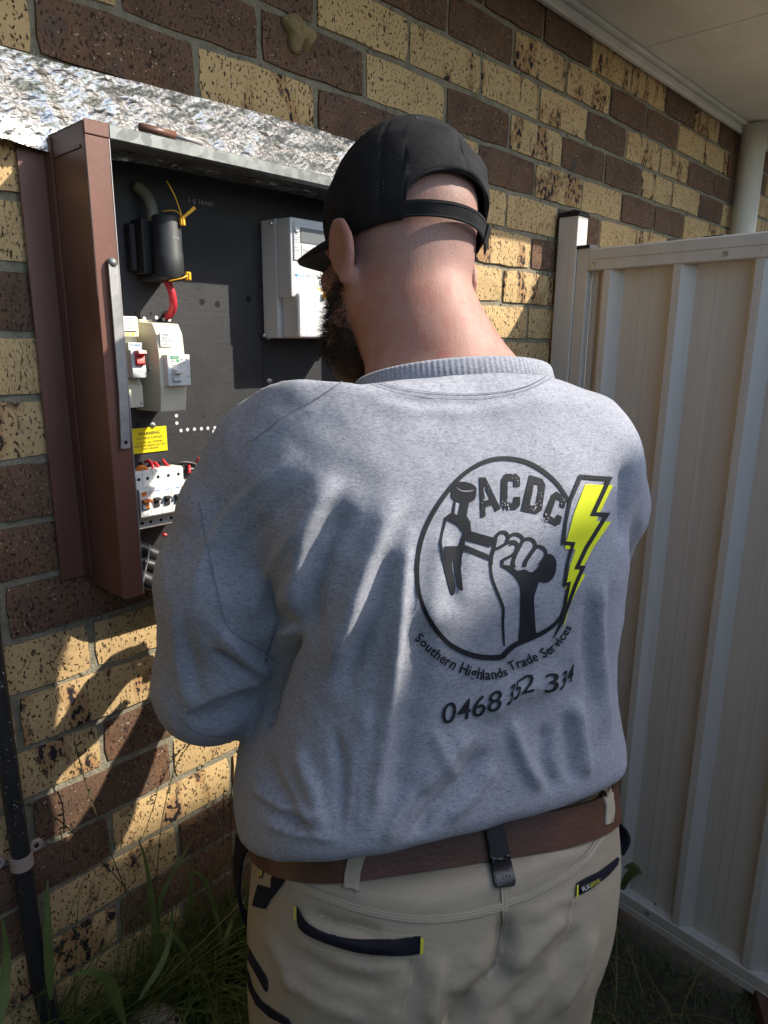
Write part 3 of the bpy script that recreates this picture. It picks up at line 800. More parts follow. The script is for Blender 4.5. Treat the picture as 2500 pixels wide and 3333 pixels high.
# main switch, inverter
g = thing('inverter_switch_enclosure', (-0.11, B, -0.39), 'wider cream switch enclosure with white breaker, beside the red toggle one', 'switch')
prof_x('housing', [(B, -.3235), (-.047, -.327), (-.057, -.343), (-.060, -.372), (-.060, -.424), (-.055, -.4555), (B, -.4575)], -0.1295, -0.0865, MT['cream'], g, 0.0014)
box('back_box', -0.142, -0.100, 0.004, B, -0.3245, -0.3205, MT['cream'], g, 0.001)
lb = box('switch_label', -0.1262, -0.1070, -0.0612, -0.0585, -0.3602, -0.3400, MT['labelw'], g, 0.0004)
for i, t in enumerate(('MAIN', 'SWITCH', '(INVERTER', 'SUPPLY)')):
    wd = (.0088, .0135, .0165, .0135)[i]
    wall_text('label_text', t, -0.1166-wd/2, -0.1166+wd/2, -0.3432-i*.0046, 0.0031, -0.0614, MT['ink'], lb)
bk = prof_x('breaker', [(-.055, -.3715), (-.073, -.3715), (-.073, -.4165), (-.055, -.4165)], -0.1235, -0.0862, MT['white'], g, 0.0008)
box('brand_print', -0.1180, -0.1050, -0.0735, -0.0731, -0.3772, -0.3732, MT['green'], bk, 0)
wall_text('brand_text', 'CLIPSAL', -0.1160, -0.1058, -0.3752, 0.0024, -0.0737, MT['labelw'], bk)
box('green_mark', -0.1085, -0.1050, -0.0735, -0.0731, -0.3822, -0.3784, MT['green'], bk, 0)
for z in (-.3790, -.3812, -.3842, -.3866): box('fine_print', -0.1178, -0.1105, -0.0734, -0.0731, z-.0004, z+.0004, MT['inkgrey'], bk, 0)
for x in (-0.1000, -0.0925): disc('test_hole', x, -0.3788, .0012, MT['ink'], bk, -0.0734)
for x, z in ((-0.0975, -.3835), (-0.090, -.4035)): box('fine_print', x-.004, x+.003, -0.0734, -0.0731, z-.0004, z+.0004, MT['inkgrey'], bk, 0)
mk('module_gap', [(-.1036, -.0732, -.3716), (-.1032, -.0732, -.3716), (-.1032, -.0732, -.4164), (-.1036, -.0732, -.4164)], [[0, 1, 2, 3]], MT['inkgrey'], bk)
prof_x('toggle', [(-.072, -.391), (-.086, -.3925), (-.086, -.3985), (-.077, -.3995), (-.078, -.409), (-.072, -.411)], -0.1165, -0.1050, MT['white'], g, 0.001)
mk('toggle_slot', [(-.1185, -.0735, -.399), (-.1040, -.0735, -.399), (-.1040, -.0735, -.4125), (-.1185, -.0735, -.4125)], [[0, 1, 2, 3]], MT['grey'], bk)
lathe('side_screw', [(.0035, 0), (.0035, .001), (.002, .002), (0, .0022)], (-0.1297, -0.030, -0.3925), (-1, 0, 0), MT['steel'], g, 10)
# service fuse
g = thing('service_fuse', (-0.09, B, -0.22), 'black round service fuse holder with yellow seals, high on the board', 'fuse')
box('base', -0.118, -0.062, -0.014, B, -0.255, -0.178, MT['plastic_black'], g, 0.003, 2)
box('side_plate', -0.128, -0.1185, 0.002, B, -0.250, -0.184, MT['plastic_black'], g, 0.002)
lathe('carrier', [(0.0, 0), (.019, .0005), (.0208, .003), (.0208, .052), (.0216, .053), (.0216, .087), (.020, .0895), (0, .090)], (-0.0880, -0.0330, -0.1735), (0, 0, -1), mat('fuse_black', (0.018, 0.020, 0.021), 0.6, var=0.4, vscale=60), g, 26)
box('foot', -0.112, -0.070, -0.030, B, -0.2645, -0.2555, MT['plastic_black'], g, 0.002)
wall_text('rating', '80A', -0.092, -0.081, -0.206, 0.0035, -0.0541, MT['inkgrey'], g)
tube('conduit', [(-0.108, 0.012, -0.130), (-0.100, 0.000, -0.142), (-0.0985, -0.012, -0.160), (-0.0985, -0.014, -0.181)], 0.0085, MT['olive'], g, 12, 12)
def seal(px, py, pz, par):
    bm = bmesh.new()
    bm_box(bm, px-.004, px+.004, py-.003, py+.003, pz-.012, pz, .001)
    bm_box(bm, px-.001, px+.001, py-.0045, py+.0005, pz-.011, pz-.001, .0004)
    bm_out('seal', bm, MT['sealy'], par)
seal(-0.0745, -0.054, -0.1760, g)
mk('seal_flag', [(-.0745, -.056, -.1755), (-.0715, -.056, -.1775), (-.052, -.058, -.162), (-.056, -.058, -.159), (-.0745, -.0545, -.1755), (-.0715, -.0545, -.1775), (-.052, -.0565, -.162), (-.056, -.0565, -.159)], [[0, 1, 2, 3], [7, 6, 5, 4], [0, 4, 5, 1], [1, 5, 6, 2], [2, 6, 7, 3], [3, 7, 4, 0]], MT['sealy'], g)
tube('seal_wire', [(-.0745, -.055, -.176), (-.085, -.056, -.150), (-.093, -.05, -.130)], .0009, MT['sealy'], g, 6, 8)
tube('seal_wire', [(-.0745, -.055, -.176), (-.082, -.050, -.168), (-.094, -.034, -.168)], .0009, MT['sealy'], g, 6, 8)
seal(-0.0715, -0.057, -0.252, g)
tube('seal_wire', [(-.072, -.058, -.256), (-.084, -.060, -.262), (-.100, -.05, -.2665)], .0012, MT['sealy'], g, 6, 8)
cb = tube('red_cable', [(-0.0850, -0.018, -0.262), (-0.0795, -0.022, -0.280), (-0.0760, -0.018, -0.300), (-0.0720, 0.000, -0.312), (-0.066, 0.019, -0.3135)], 0.0058, MT['redwire'], None, 12, 16)
tag(cb, 'thick red cable looping from the service fuse into the board', 'cable')
p = boardV(362, 682); disc('drill_hole', p.x-.002, p.z, .0085, MT['hole'], board, PY-.0001)
# meter
g = thing('electricity_meter', (0.20, B, -0.25), 'grey electricity meter half hidden behind the cap and beard', 'meter')
box('base', 0.1230, 0.2900, -0.022, B, -0.3460, -0.1500, MT['lgrey'], g, 0.003, 2)
body = box('upper_body', 0.1235, 0.2895, -0.060, -0.0225, -0.2780, -0.1510, MT['lgrey'], g, 0.004, 2)
cov = box('terminal_cover', 0.1325, 0.2850, -0.067, -0.0225, -0.3455, -0.2700, MT['lgrey'], g, 0.006, 3)
box('faceplate', 0.1285, 0.2850, -0.0622, -0.0598, -0.2190, -0.1590, MT['grey'], g, 0.001)
box('display', 0.1430, 0.2400, -0.0634, -0.0621, -0.1900, -0.1660, MT['lcd'], g, 0.0004)
lathe('test_button', [(.0052, 0), (.0052, .002), (.0035, .0026), (0, .0026)], (0.1350, -0.0622, -0.1700), (0, -1, 0), MT['lgrey'], g, 16)
fpz = box('serial_plate', 0.1450, 0.2400, -0.0632, -0.0621, -0.2160, -0.1930, MT['lgrey'], g, 0.0003)
wall_text('serial_text', 'S/N:701415078', 0.1470, 0.1905, -0.2025, 0.0050, -0.0634, MT['ink'], fpz)
V, F = [], []
x = 0.1480
rb = random.Random(2)
while x < 0.190:
    w_ = rb.choice((.0004, .0008, .0012)); b = len(V)
    V += [(x, -.0634, -.2065), (x+w_, -.0634, -.2065), (x+w_, -.0634, -.2120), (x, -.0634, -.2120)]; F.append([b, b+1, b+2, b+3]); x += w_+rb.choice((.0005, .0009))
mk('barcode', V, F, MT['ink'], fpz)
for z in (-.178, -.182, -.186, -.190, -.198, -.203): box('fine_print', 0.1300, 0.1300+rb.uniform(.006, .011), -0.0624, -0.0621, z-.0006, z+.0006, MT['inkgrey'], g, 0)
stk = box('paper_sticker', 0.1310, 0.2300, -0.0606, -0.0600, -0.2560, -0.2290, MT['labelw'], g, 0)
wall_text('sticker_brand', 'PLUS ES', 0.1370, 0.1525, -0.2425, 0.0042, -0.0608, MT['blue'], stk, 0.02)
lathe('sticker_mark', [(.0030, 0), (.0018, .0002)], (0.1340, -0.0607, -0.2425), (0, -1, 0), MT['blue'], stk, 6)
wall_text('sticker_number', '431078', 0.1550, 0.1830, -0.2420, 0.0072, -0.0608, MT['ink'], stk)
box('fine_print', 0.1330, 0.1480, -0.0608, -0.0606, -.2525, -.2518, MT['inkgrey'], stk, 0)
vs_ = []
for i in range(9):
    for j in range(6):
        vs_.append(lathe_data([(.0013, 0), (.0009, .0007), (0, .0009)], (0.1395+i*.0105, -0.0669, -0.2905-j*.0098), (0, -1, 0), 8))
V, F = merge_data(vs_); mk('cover_dots', V, F, MT['labelw'], g)
seal(0.1900, -0.071, -0.266, g)
mk('seal_flag', [(.172, -.066, -.2615), (.190, -.071, -.268), (.190, -.071, -.2645), (.174, -.066, -.2595)], [[0, 1, 2, 3]], MT['sealy'], g)
lathe('cover_screw', [(.004, 0), (.004, .004), (.002, .005), (0, .005)], (0.1225, -0.010, -0.1575), (-0.4, -1, 0), MT['steel'], g, 10)
lathe('cover_screw', [(.004, 0), (.004, .004), (.002, .005), (0, .005)], (0.1195, 0.014, -0.3415), (-0.4, -1, 0), MT['steel'], g, 10)
# warning label
g = thing('warning_label', (-0.115, B, -0.505), 'yellow warning label with black lettering below the switches', 'label')
pl = box('plate', -0.1500, -0.0810, 0.0175, B, -0.5265, -0.4865, MT['yellow'], g, 0.0003)
for t, x0, x1, z, h in (('WARNING', -.131, -.0935, -.4955, .0052), ('MULTIPLE SUPPLIES', -.1345, -.0900, -.5030, .0034), ('ISOLATE ALL SUPPLIES', -.1345, -.0895, -.5098, .0032), ('BEFORE WORKING ON THIS', -.1375, -.0855, -.5150, .0032), ('SWITCHBOARD', -.1255, -.0970, -.5200, .0032)):
    wall_text('label_text', t, x0, x1, z, h, 0.0172, MT['ink'], pl, 0.012 if t == 'WARNING' else 0.0, 0.0008)
mk('warning_triangle', [(-.1490, .0172, -.5185), (-.1445, .0172, -.5185), (-.1468, .0172, -.5145)], [[0, 1, 2]], MT['ink'], pl)
# circuit breakers
rail_ = box('din_rail', -0.185, 0.10, 0.008, B, -0.612, -0.577, MT['steel'], None, 0.001)
tag(rail_, 'steel mounting rail behind the row of circuit breakers', 'rail')
g = thing('busbar_bracket', (-0.176, B, -0.6), 'narrow white end bracket left of the circuit breakers', 'bracket')
box('strip', -0.1790, -0.1735, -0.006, 0.0079, -0.652, -0.520, MT['white'], g, 0.001)
box('head', -0.1800, -0.1720, -0.014, 0.0079, -0.5535, -0.5170, MT['white'], g, 0.001)
lathe('screw_boss', [(.0055, 0), (.0060, .002), (.0045, .004), (.002, .0035), (0, .003)], (-0.1742, -0.002, -0.590), (0.3, -1, 0), MT['grey'], g, 16)
NBK = 5
ord_ = ['first circuit breaker in the row, orange test button and switch', 'second circuit breaker in the row, right of the orange one', 'third circuit breaker in the row, half cut off by the sleeve', 'fourth circuit breaker in the row, only its top shows past sleeve', 'fifth circuit breaker in the row, hidden behind the sleeve']
for i in range(NBK):
    x0 = -0.1685+0.0178*i; x1 = x0+0.0174
    lab = ord_[i]
    g = thing('circuit_breaker', ((x0+x1)/2, 0.008, -0.594), lab, 'circuit breaker', 'circuit breakers on the rail')
    prof_x('housing', [(.0078, -.549), (-.020, -.5475), (-.024, -.550), (-.024, -.5705), (-.044, -.5715), (-.046, -.574), (-.046, -.613), (-.044, -.6155), (-.024, -.6165), (-.024, -.637), (-.020, -.6395), (.0078, -.638)], x0, x1, MT['white'], g, 0.0006)
    for zz in (-.5595, -.629):
        for q in ((.30, .70) if i == 0 else (.5,)):
            lathe('terminal', [(.0026, 0), (.0026, .0003), (.0017, .0004), (.0017, -.002)], (x0+(x1-x0)*q, -.0241, zz), (0, -1, 0), MT['hole'], g, 12)
    if i == 0:
        V = [(x0+.0075+.0045*math.cos(math.pi+math.pi*k/10), -.0463, -.5755+.0058*math.sin(math.pi+math.pi*k/10)) for k in range(11)]
        mk('test_button', V, [list(range(11))], MT['orange'], g)
        prof_x('toggle', [(-.044, -.5860), (-.0545, -.5865), (-.0555, -.5900), (-.044, -.5920)], x0+.0025, x1-.0010, MT['orange'], g, .0006)
        prof_x('drum', [(-.044, -.592), (-.0505, -.594), (-.0505, -.600), (-.044, -.603)], x0+.0022, x1-.0010, MT['white'], g, .0006)
        mk('drum_mark', [(x0+.0070, -.0508, -.5945), (x0+.0125, -.0508, -.5945), (x0+.0125, -.0508, -.5998), (x0+.0070, -.0508, -.5998)], [[0, 1, 2, 3]], MT['orange'], g)
        for z in (-.609, -.6105, -.612): box('fine_print', x0+.003, x1-.004, -.0463, -.0460, z-.0003, z+.0003, MT['inkgrey'], g, 0)
    else:
        box('brand_print', x0+.008, x1-.0015, -.0463, -.0460, -.5763, -.5752, MT['blue'], g, 0)
        prof_x('toggle', [(-.044, -.5860), (-.0540, -.5865), (-.0545, -.5895), (-.048, -.592), (-.049, -.600), (-.044, -.602)], x0+.0042, x1-.0042, MT['plastic_black'], g, .0006)
        prof_x('drum', [(-.044, -.590), (-.0465, -.592), (-.0465, -.603), (-.044, -.605)], x0+.002, x1-.002, MT['white'], g, .0006)
# wires above and below the breakers
def wire(name, pts, r, m, label, group='wires into the circuit breakers'):
    o = tube(name, pts, r, m, None, 8, 14); tag(o, label, 'wire', group); return o
def wv(pts): return [tuple(planeV(x, y, py)) for x, y, py in pts]
wire('red_wire', wv([(314, 998, .015), (322, 996, .004), (330, 1008, -.006), (333, 1022, -.008)]), .0027, MT['redwire'], 'left red wire of the pair entering first breaker')
wire('red_wire', wv([(328, 1000, .017), (336, 1001, .006), (343, 1010, -.002), (345, 1022, -.004)]), .0027, MT['redwire'], 'right red wire of the pair entering first breaker')
wire('red_wire', wv([(352, 994, .016), (356, 1000, .006), (364, 1008, -.004), (366, 1022, -.007)]), .0027, MT['redwire'], 'single red wire curving into second breaker')
wire('red_wire', wv([(405, 1003, .017), (408, 1005, .006), (409, 1013, -.002), (409, 1022, -.004)]), .0027, MT['redwire'], 'short upright red wire under the black loops')
wire('red_wire', wv([(424, 1004, .012), (430, 992, .006), (445, 989, .006), (462, 992, .010)]), .003, MT['redwire'], 'bright red wire arching at the edge of the sleeve')
wire('black_wire', wv([(301, 1002, .016), (306, 1000, .008), (308, 1010, .0), (310, 1024, -.004)]), .0026, MT['blackwire'], 'leftmost black wire beside the white bracket')
wire('black_wire', wv([(340, 1018, .012), (360, 1012, .012), (385, 1000, .006), (412, 1000, .003), (428, 1008, -.002), (433, 1020, -.006)]), .0028, MT['blackwire'], 'long black wire arching over the red wires')
wire('black_wire', wv([(372, 1004, .016), (390, 1003, .008), (396, 1012, .0), (388, 1022, -.006)]), .0028, MT['blackwire'], 'black wire hooking down behind second breaker')
wire('black_wire', wv([(430, 1000, .015), (450, 996, .014), (480, 994, .014), (520, 1000, .016)]), .004, MT['blackwire'], 'black wire running right behind the red arch')
wire('black_wire', wv([(322, 1018, .014), (350, 1016, .014), (380, 1012, .015), (430, 1016, .014)]), .005, MT['blackwire'], 'thick black wire lying along top of breakers')
wire('red_wire', wv([(350, 1152, .0), (362, 1158, -.004), (378, 1160, -.004), (398, 1152, .0)]), .003, MT['redwire'], 'dim red wire under the circuit breakers')
o = tube('orange_wire_clip', wv([(296, 1015, -.008), (302, 1010, -.012), (312, 1010, -.012), (317, 1017, -.008)]), .0035, MT['orange'], None, 8, 10)
tag(o, 'small orange clip at top left of circuit breakers', 'clip')
# thick black cables leaving through the bottom
def cable(pts, r, lab):
    o = tube('black_cable', wv(pts), r, MT['blackwire'], None, 14, 22); return tag(o, lab, 'cable', 'cables under the switchboard')
cable([(262, 1182, -.05), (300, 1186, -.052), (345, 1203, -.055), (400, 1212, -.05), (470, 1220, -.03)], .0125, 'upper thick black cable under the circuit breakers')
cable([(262, 1206, -.058), (300, 1214, -.060), (345, 1226, -.062), (400, 1232, -.055), (470, 1240, -.04)], .010, 'middle thick black cable under the circuit breakers')
cable([(262, 1243, -.068), (298, 1246, -.070), (330, 1258, -.072), (372, 1262, -.065), (450, 1255, -.05)], .0125, 'lowest thick black cable sagging below the switchboard')
o = tube('tie_wire', wv([(322, 1180, -.068), (320, 1205, -.072), (314, 1232, -.082), (308, 1262, -.086)]), .0013, MT['inkgrey'], None, 6, 10)
tag(o, 'thin tie wire wrapped round the thick black cables', 'tie wire')

# ------------------------------------------------------------------ pipe on the wall at the left, saddle clip, cream cap
g = thing('wall_pipe', (-0.385, -0.03, -1.55), 'paint speckled black pipe running down the bricks at left edge', 'pipe')
tube('pipe', [(-0.388, -0.022, 0.42), (-0.388, -0.022, -0.7), (-0.386, -0.024, -1.20), (-0.384, -0.026, -1.34), (-0.372, -0.032, -1.425), (-0.33, -0.045, -1.475), (-0.22, -0.06, -1.525), (-0.06, -0.08, -1.60), (0.05, -0.10, -1.68)], 0.0135, MT['pipe'], g, 14, 90)
sd = [lathe_data([(0.0, 0), (rb.uniform(.0004, .0011), .0002), (0, .0006)], (-0.387+0.0132*math.sin(a_), -0.0228-0.0132*math.cos(a_), z_), (math.sin(a_), -math.cos(a_), 0), 6) for a_, z_ in [(rb.uniform(-1.5, 1.5), rb.uniform(-1.25, -.78)) for _ in range(110)]]
V, F = merge_data(sd); tag(mk('paint_specks', V, F, MT['dotwhite'], g), kind='stuff')
g = thing('pipe_saddle', (-0.392, -0.01, -1.10), 'pinkish cream saddle clip holding the black pipe on wall', 'clip')
bm = bmesh.new(); prev = None
for k in range(15):
    a = math.pi*k/14
    p_ = [(-0.3865+0.0165*math.cos(a), -0.022-0.0165*math.sin(a))]
    ring = [bm.verts.new((p_[0][0]+dx*math.cos(a), p_[0][1]-dx*math.sin(a), -1.105+dz)) for dx, dz in ((0, -.011), (0, .011), (-.0022, .011), (-.0022, -.011))]
    if prev:
        for q in range(4): bm.faces.new([prev[q], prev[(q+1) % 4], ring[(q+1) % 4], ring[q]])
    prev = ring
bm_out('strap', bm, MT['clip'], g)
for s_ in (-1, 1):
    lathe('lug', [(.010, -.002), (.0105, .003), (.009, .004), (.0035, .004), (.0035, .002)], (-0.3865+s_*.0275, -0.004, -1.105), (0, -1, 0), MT['clip'], g, 16)
    lathe('lug_screw', [(.0036, 0), (.002, .001)], (-0.3865+s_*.0275, -0.0082, -1.105), (0, -1, 0), MT['hole'], g, 10)
g = thing('round_cap', (-0.235, -0.13, -1.56), 'round cream plastic cap with two screw holes in the grass', 'cap')
ax = (CAM-Vector((-0.235, -0.13, -1.51))).normalized(); ax = (ax+Vector((0, 0, .4))).normalized()
cc = planeV(330, 2236, -0.12)
lathe('cap_body', [(.048, -.05), (.048, -.01), (.044, .002), (.037, .006), (.036, .008), (.030, .012), (0, .014)], cc, ax, MT['clip'], g, 30)
s1 = ax.cross(Vector((0, 0, 1))).normalized()
s2 = ax.cross(s1)
for q in (-1, 1):
    c2 = Vector(cc)+s1*q*.038-s2*(.010)+ax*.0045
    lathe('screw_hole', [(.0055, 0), (.004, .0012)], c2, ax, MT['hole'], g, 12)
lathe('stem', [(.02, 0), (.02, .25)], Vector(cc)-ax*.04, (0, 0, -1), MT['clip'], g, 12)
br = thing('clay_brick', (0.97, -0.75, GROUND), 'weathered terracotta brick lying in the grass near the gate', 'brick')
M_ = Matrix.Translation((0.99, -0.81, GROUND+.0)) @ Matrix.Rotation(0.5, 4, 'Z')
bo = box('brick_body', -0.115, 0.115, -0.055, 0.055, -0.04, 0.045, MT['clay'], br, 0.006, 2, M_)
# ------------------------------------------------------------------ signed-distance modelling (person)
f32 = np.float32
class Grid:
    def __init__(s, lo, hi, h):
        s.h = h; s.lo = np.array(lo, float)
        n = [int(math.ceil((b-a)/h))+1 for a, b in zip(lo, hi)]
        ax = [(lo[i]+h*np.arange(n[i])).astype(f32) for i in range(3)]
        s.X, s.Y, s.Z = np.meshgrid(*ax, indexing='ij'); s.d = np.full(s.X.shape, 9.0, f32)
    def P(s): return s.X, s.Y, s.Z
def smin(a, b, k):
    if k <= 0: return np.minimum(a, b)
    h = np.clip(0.5+0.5*(b-a)/k, 0, 1)
    return b+(a-b)*h-k*h*(1-h)
def smax(a, b, k): return -smin(-a, -b, k)
def s_cone(G, a, b, ra, rb_):
    """round cone (approximation by interpolated radius)"""
    a = np.array(a, f32); b = np.array(b, f32); ab = b-a; L2 = float(ab @ ab)+1e-12
    px, py, pz = G.X-a[0], G.Y-a[1], G.Z-a[2]
    t = np.clip((px*ab[0]+py*ab[1]+pz*ab[2])/L2, 0, 1)
    dx, dy, dz = px-t*ab[0], py-t*ab[1], pz-t*ab[2]
    return np.sqrt(dx*dx+dy*dy+dz*dz)-(ra+(rb_-ra)*t)
def s_ell(G, c, r, M=None):
    """ellipsoid; M rows are its axes"""
    px, py, pz = G.X-f32(c[0]), G.Y-f32(c[1]), G.Z-f32(c[2])
    if M is not None:
        M = np.array(M, f32)
        px, py, pz = (M[i, 0]*px+M[i, 1]*py+M[i, 2]*pz for i in range(3))
    k0 = np.sqrt((px/r[0])**2+(py/r[1])**2+(pz/r[2])**2)
    k1 = np.sqrt((px/r[0]**2)**2+(py/r[1]**2)**2+(pz/r[2]**2)**2)
    return k0*(k0-1)/np.maximum(k1, 1e-9)
def surface_net(G):
    d = G.d; nx, ny, nz = d.shape
    ins = d < 0
    c = [ins[i:nx-1+i, j:ny-1+j, k:nz-1+k] for i in (0, 1) for j in (0, 1) for k in (0, 1)]
    cnt = sum(x.astype(np.int8) for x in c)
    act = (cnt > 0) & (cnt < 8)
    idx = np.argwhere(act); n = len(idx)
    ids = np.full(act.shape, -1, np.int64); ids[act] = np.arange(n)
    acc = np.zeros((n, 3)); num = np.zeros(n)
    i, j, k = idx.T
    corner = [(a, b, e) for a in (0, 1) for b in (0, 1) for e in (0, 1)]
    for p in range(8):
        for q in range(p+1, 8):
            A, Bc = corner[p], corner[q]
            if sum(abs(u-v) for u, v in zip(A, Bc)) != 1: continue
            da = d[i+A[0], j+A[1], k+A[2]].astype(float); db = d[i+Bc[0], j+Bc[1], k+Bc[2]].astype(float)
            m = (da < 0) != (db < 0)
            t = np.where(m, da/np.where(m, da-db, 1), 0)
            pos = np.array(A)[None]+t[:, None]*(np.array(Bc)-np.array(A))[None]
            acc[m] += pos[m]; num[m] += 1
    V = (idx+acc/num[:, None])*G.h+G.lo
    F = []
    for ax in range(3):
        s0 = [slice(None)]*3; s1 = [slice(None)]*3; s0[ax] = slice(0, -1); s1[ax] = slice(1, None)
        a, b = ins[tuple(s0)], ins[tuple(s1)]
        e = np.argwhere(a != b); flip = a[tuple(e.T)]
        o1, o2 = (ax+1) % 3, (ax+2) % 3
        ok = (e[:, o1] > 0) & (e[:, o2] > 0) & (e[:, o1] < d.shape[o1]-1) & (e[:, o2] < d.shape[o2]-1)
        e, flip = e[ok], flip[ok]
        def cell(u, v):
            c_ = e.copy(); c_[:, o1] -= u; c_[:, o2] -= v
            return ids[c_[:, 0], c_[:, 1], c_[:, 2]]
        q = np.stack([cell(1, 1), cell(0, 1), cell(0, 0), cell(1, 0)], 1)
        q[~flip] = q[~flip][:, ::-1]
        F.append(q)
    return V, np.concatenate(F)
def relax(V, F, it, lam=0.5, mask=None):
    n = len(V)
    e = np.concatenate([F[:, [0, 1]], F[:, [1, 2]], F[:, [2, 3]], F[:, [3, 0]]]); e = np.concatenate([e, e[:, ::-1]])
    deg = np.bincount(e[:, 0], minlength=n).astype(float)
    for _ in range(it):
        s = np.stack([np.bincount(e[:, 0], V[e[:, 1], c], minlength=n) for c in range(3)], 1)/np.maximum(deg, 1)[:, None]
        dlt = lam*(s-V)
        if mask is not None: dlt *= mask[:, None]
        V = V+dlt
    return V
def vnormals(V, F):
    fn = np.cross(V[F[:, 2]]-V[F[:, 0]], V[F[:, 3]]-V[F[:, 1]])
    N = np.zeros_like(V)
    for c in range(4):
        for a in range(3): N[:, a] += np.bincount(F[:, c], fn[:, a], minlength=len(V))
    return N/np.maximum(np.linalg.norm(N, axis=1), 1e-12)[:, None]
def mk_np(name, V, F, m, parent, attr=None):
    me = bpy.data.meshes.new(name); V = V-np.array(worigin(parent))
    me.vertices.add(len(V)); me.vertices.foreach_set('co', V.astype(f32).ravel())
    me.loops.add(F.size); me.loops.foreach_set('vertex_index', F.astype(np.int32).ravel())
    me.polygons.add(len(F)); me.polygons.foreach_set('loop_start', np.arange(0, F.size, 4, dtype=np.int32))
    me.polygons.foreach_set('loop_total', np.full(len(F), 4, np.int32))
    me.polygons.foreach_set('use_smooth', np.ones(len(F), bool))
    me.update(calc_edges=True); me.validate()
    me.materials.append(m)
    if attr:
        for k_, v_ in attr.items():
            at = me.attributes.new(k_, 'FLOAT', 'POINT'); at.data.foreach_set('value', v_.astype(f32))
    o = bpy.data.objects.new(name, me); COL.objects.link(o); o.parent = parent
    return o

# man's own frame: x to his right, y ahead of him, z up
MYAW = math.radians(25)
MF = np.array([math.sin(MYAW), math.cos(MYAW), 0]); MR = np.array([math.cos(MYAW), -math.sin(MYAW), 0]); MU = np.array([0, 0, 1.0])
MO = np.array(VP(938, 1850, .885)); MO[2] = GROUND
MM = np.stack([MR, MF, MU])
def L(p): return MM @ (np.array(p)-MO)
def LV(x, y, d): return L(VP(x, y, d))
def toW(V): return V @ MM+MO
def ring_field(G, rings, phi=28.0, pw=2.25, sq=1.0):
    c_, s_ = math.cos(math.radians(phi)), math.sin(math.radians(phi))
    rows = []
    for y, xl, xr, dep, ratio in rings:
        c = LV((xl+xr)/2, y, dep); w_ = (xr-xl)/2*dep/1512.0
        a = sq*w_/math.sqrt(c_*c_+ratio*ratio*s_*s_)
        rows.append((c[2], c[0], c[1], a, a*ratio))
    rows = np.array(sorted(rows)); z = rows[:, 0]
    zz = np.linspace(z[0], z[-1], 200)
    it = [np.interp(zz, z, rows[:, q]) for q in range(1, 5)]
    ker = np.ones(15)/15
    it = [np.convolve(np.pad(v, 7, mode='edge'), ker, 'valid') for v in it]
    cx, cy, a, b = (np.interp(G.Z[0, 0, :], zz, v).astype(f32)[None, None, :] for v in it)
    r = (np.abs((G.X-cx)/a)**pw+np.abs((G.Y-cy)/b)**pw)**(1/pw)
    d = (r-1)*np.minimum(a, b)
    return np.maximum(d, np.maximum(z[0]-G.Z, G.Z-z[-1])), (zz, it)

man = thing('person', tuple(MO), 'person seen from behind in grey printed t-shirt, black cap and khaki work trousers', 'person')

# ---- key points
NECK = LV(985, 846, .832)            # base of the neck
SHL, SHR = LV(594, 1012, .752), LV(1238, 1002, .845)
ARL0 = LV(534, 1118, .765)
ARL1, ELL = LV(500, 1250, .785), LV(458, 1478, .835)
ARR1, ELR = LV(1280, 1090, .90), LV(1268, 1185, .985)
WRL = L((-0.075, -0.30, -0.70)); HNL = L((-0.035, -0.215, -0.665))
WRR = L((0.125, -0.275, -0.66)); HNR = L((0.115, -0.20, -0.63))
TORSO = [(880, 720, 1290, .800, .46), (940, 650, 1325, .802, .53), (1000, 610, 1340, .803, .60), (1100, 595, 1345, .804, .66), (1200, 590, 1345, .812, .70), (1300, 605, 1335, .825, .70),
         (1400, 592, 1315, .84, .72), (1500, 572, 1318, .85, .74), (1600, 528, 1333, .86, .76), (1700, 516, 1333, .87, .76), (1790, 540, 1318, .88, .74), (1860, 575, 1300, .885, .70)]
PANTS = [(1690, 588, 1316, .875, .74), (1780, 574, 1322, .88, .76), (1850, 566, 1324, .885, .78), (1950, 556, 1300, .895, .82), (2050, 560, 1268, .905, .82), (2150, 570, 1246, .915, .80), (2260, 590, 1226, .925, .74)]

# ---- head frame
HY, HP, HR_ = math.radians(9), math.radians(-12), math.radians(9)
Hc = np.array(VP(872, 548, .880)); HS = 1.045
fwd = np.array([math.sin(HY)*math.cos(HP), math.cos(HY)*math.cos(HP), math.sin(HP)])
rgt = np.array([math.cos(HY), -math.sin(HY), 0]); upv = np.cross(rgt, fwd)
rgt, upv = rgt*math.cos(HR_)-upv*math.sin(HR_), rgt*math.sin(HR_)+upv*math.cos(HR_)
HM = np.stack([rgt, fwd, upv])                       # world axes of the head
def HW(p): return HS*np.asarray(p, float) @ HM+Hc              # head to world
def HL(p): return L(HW(p))                           # head to man's frame
HMl = HM @ MM.T                                      # rows: head axes in man's frame
SK_C, SK_R = (0, 0.0, 0.040), (0.0785, 0.0985, 0.092)

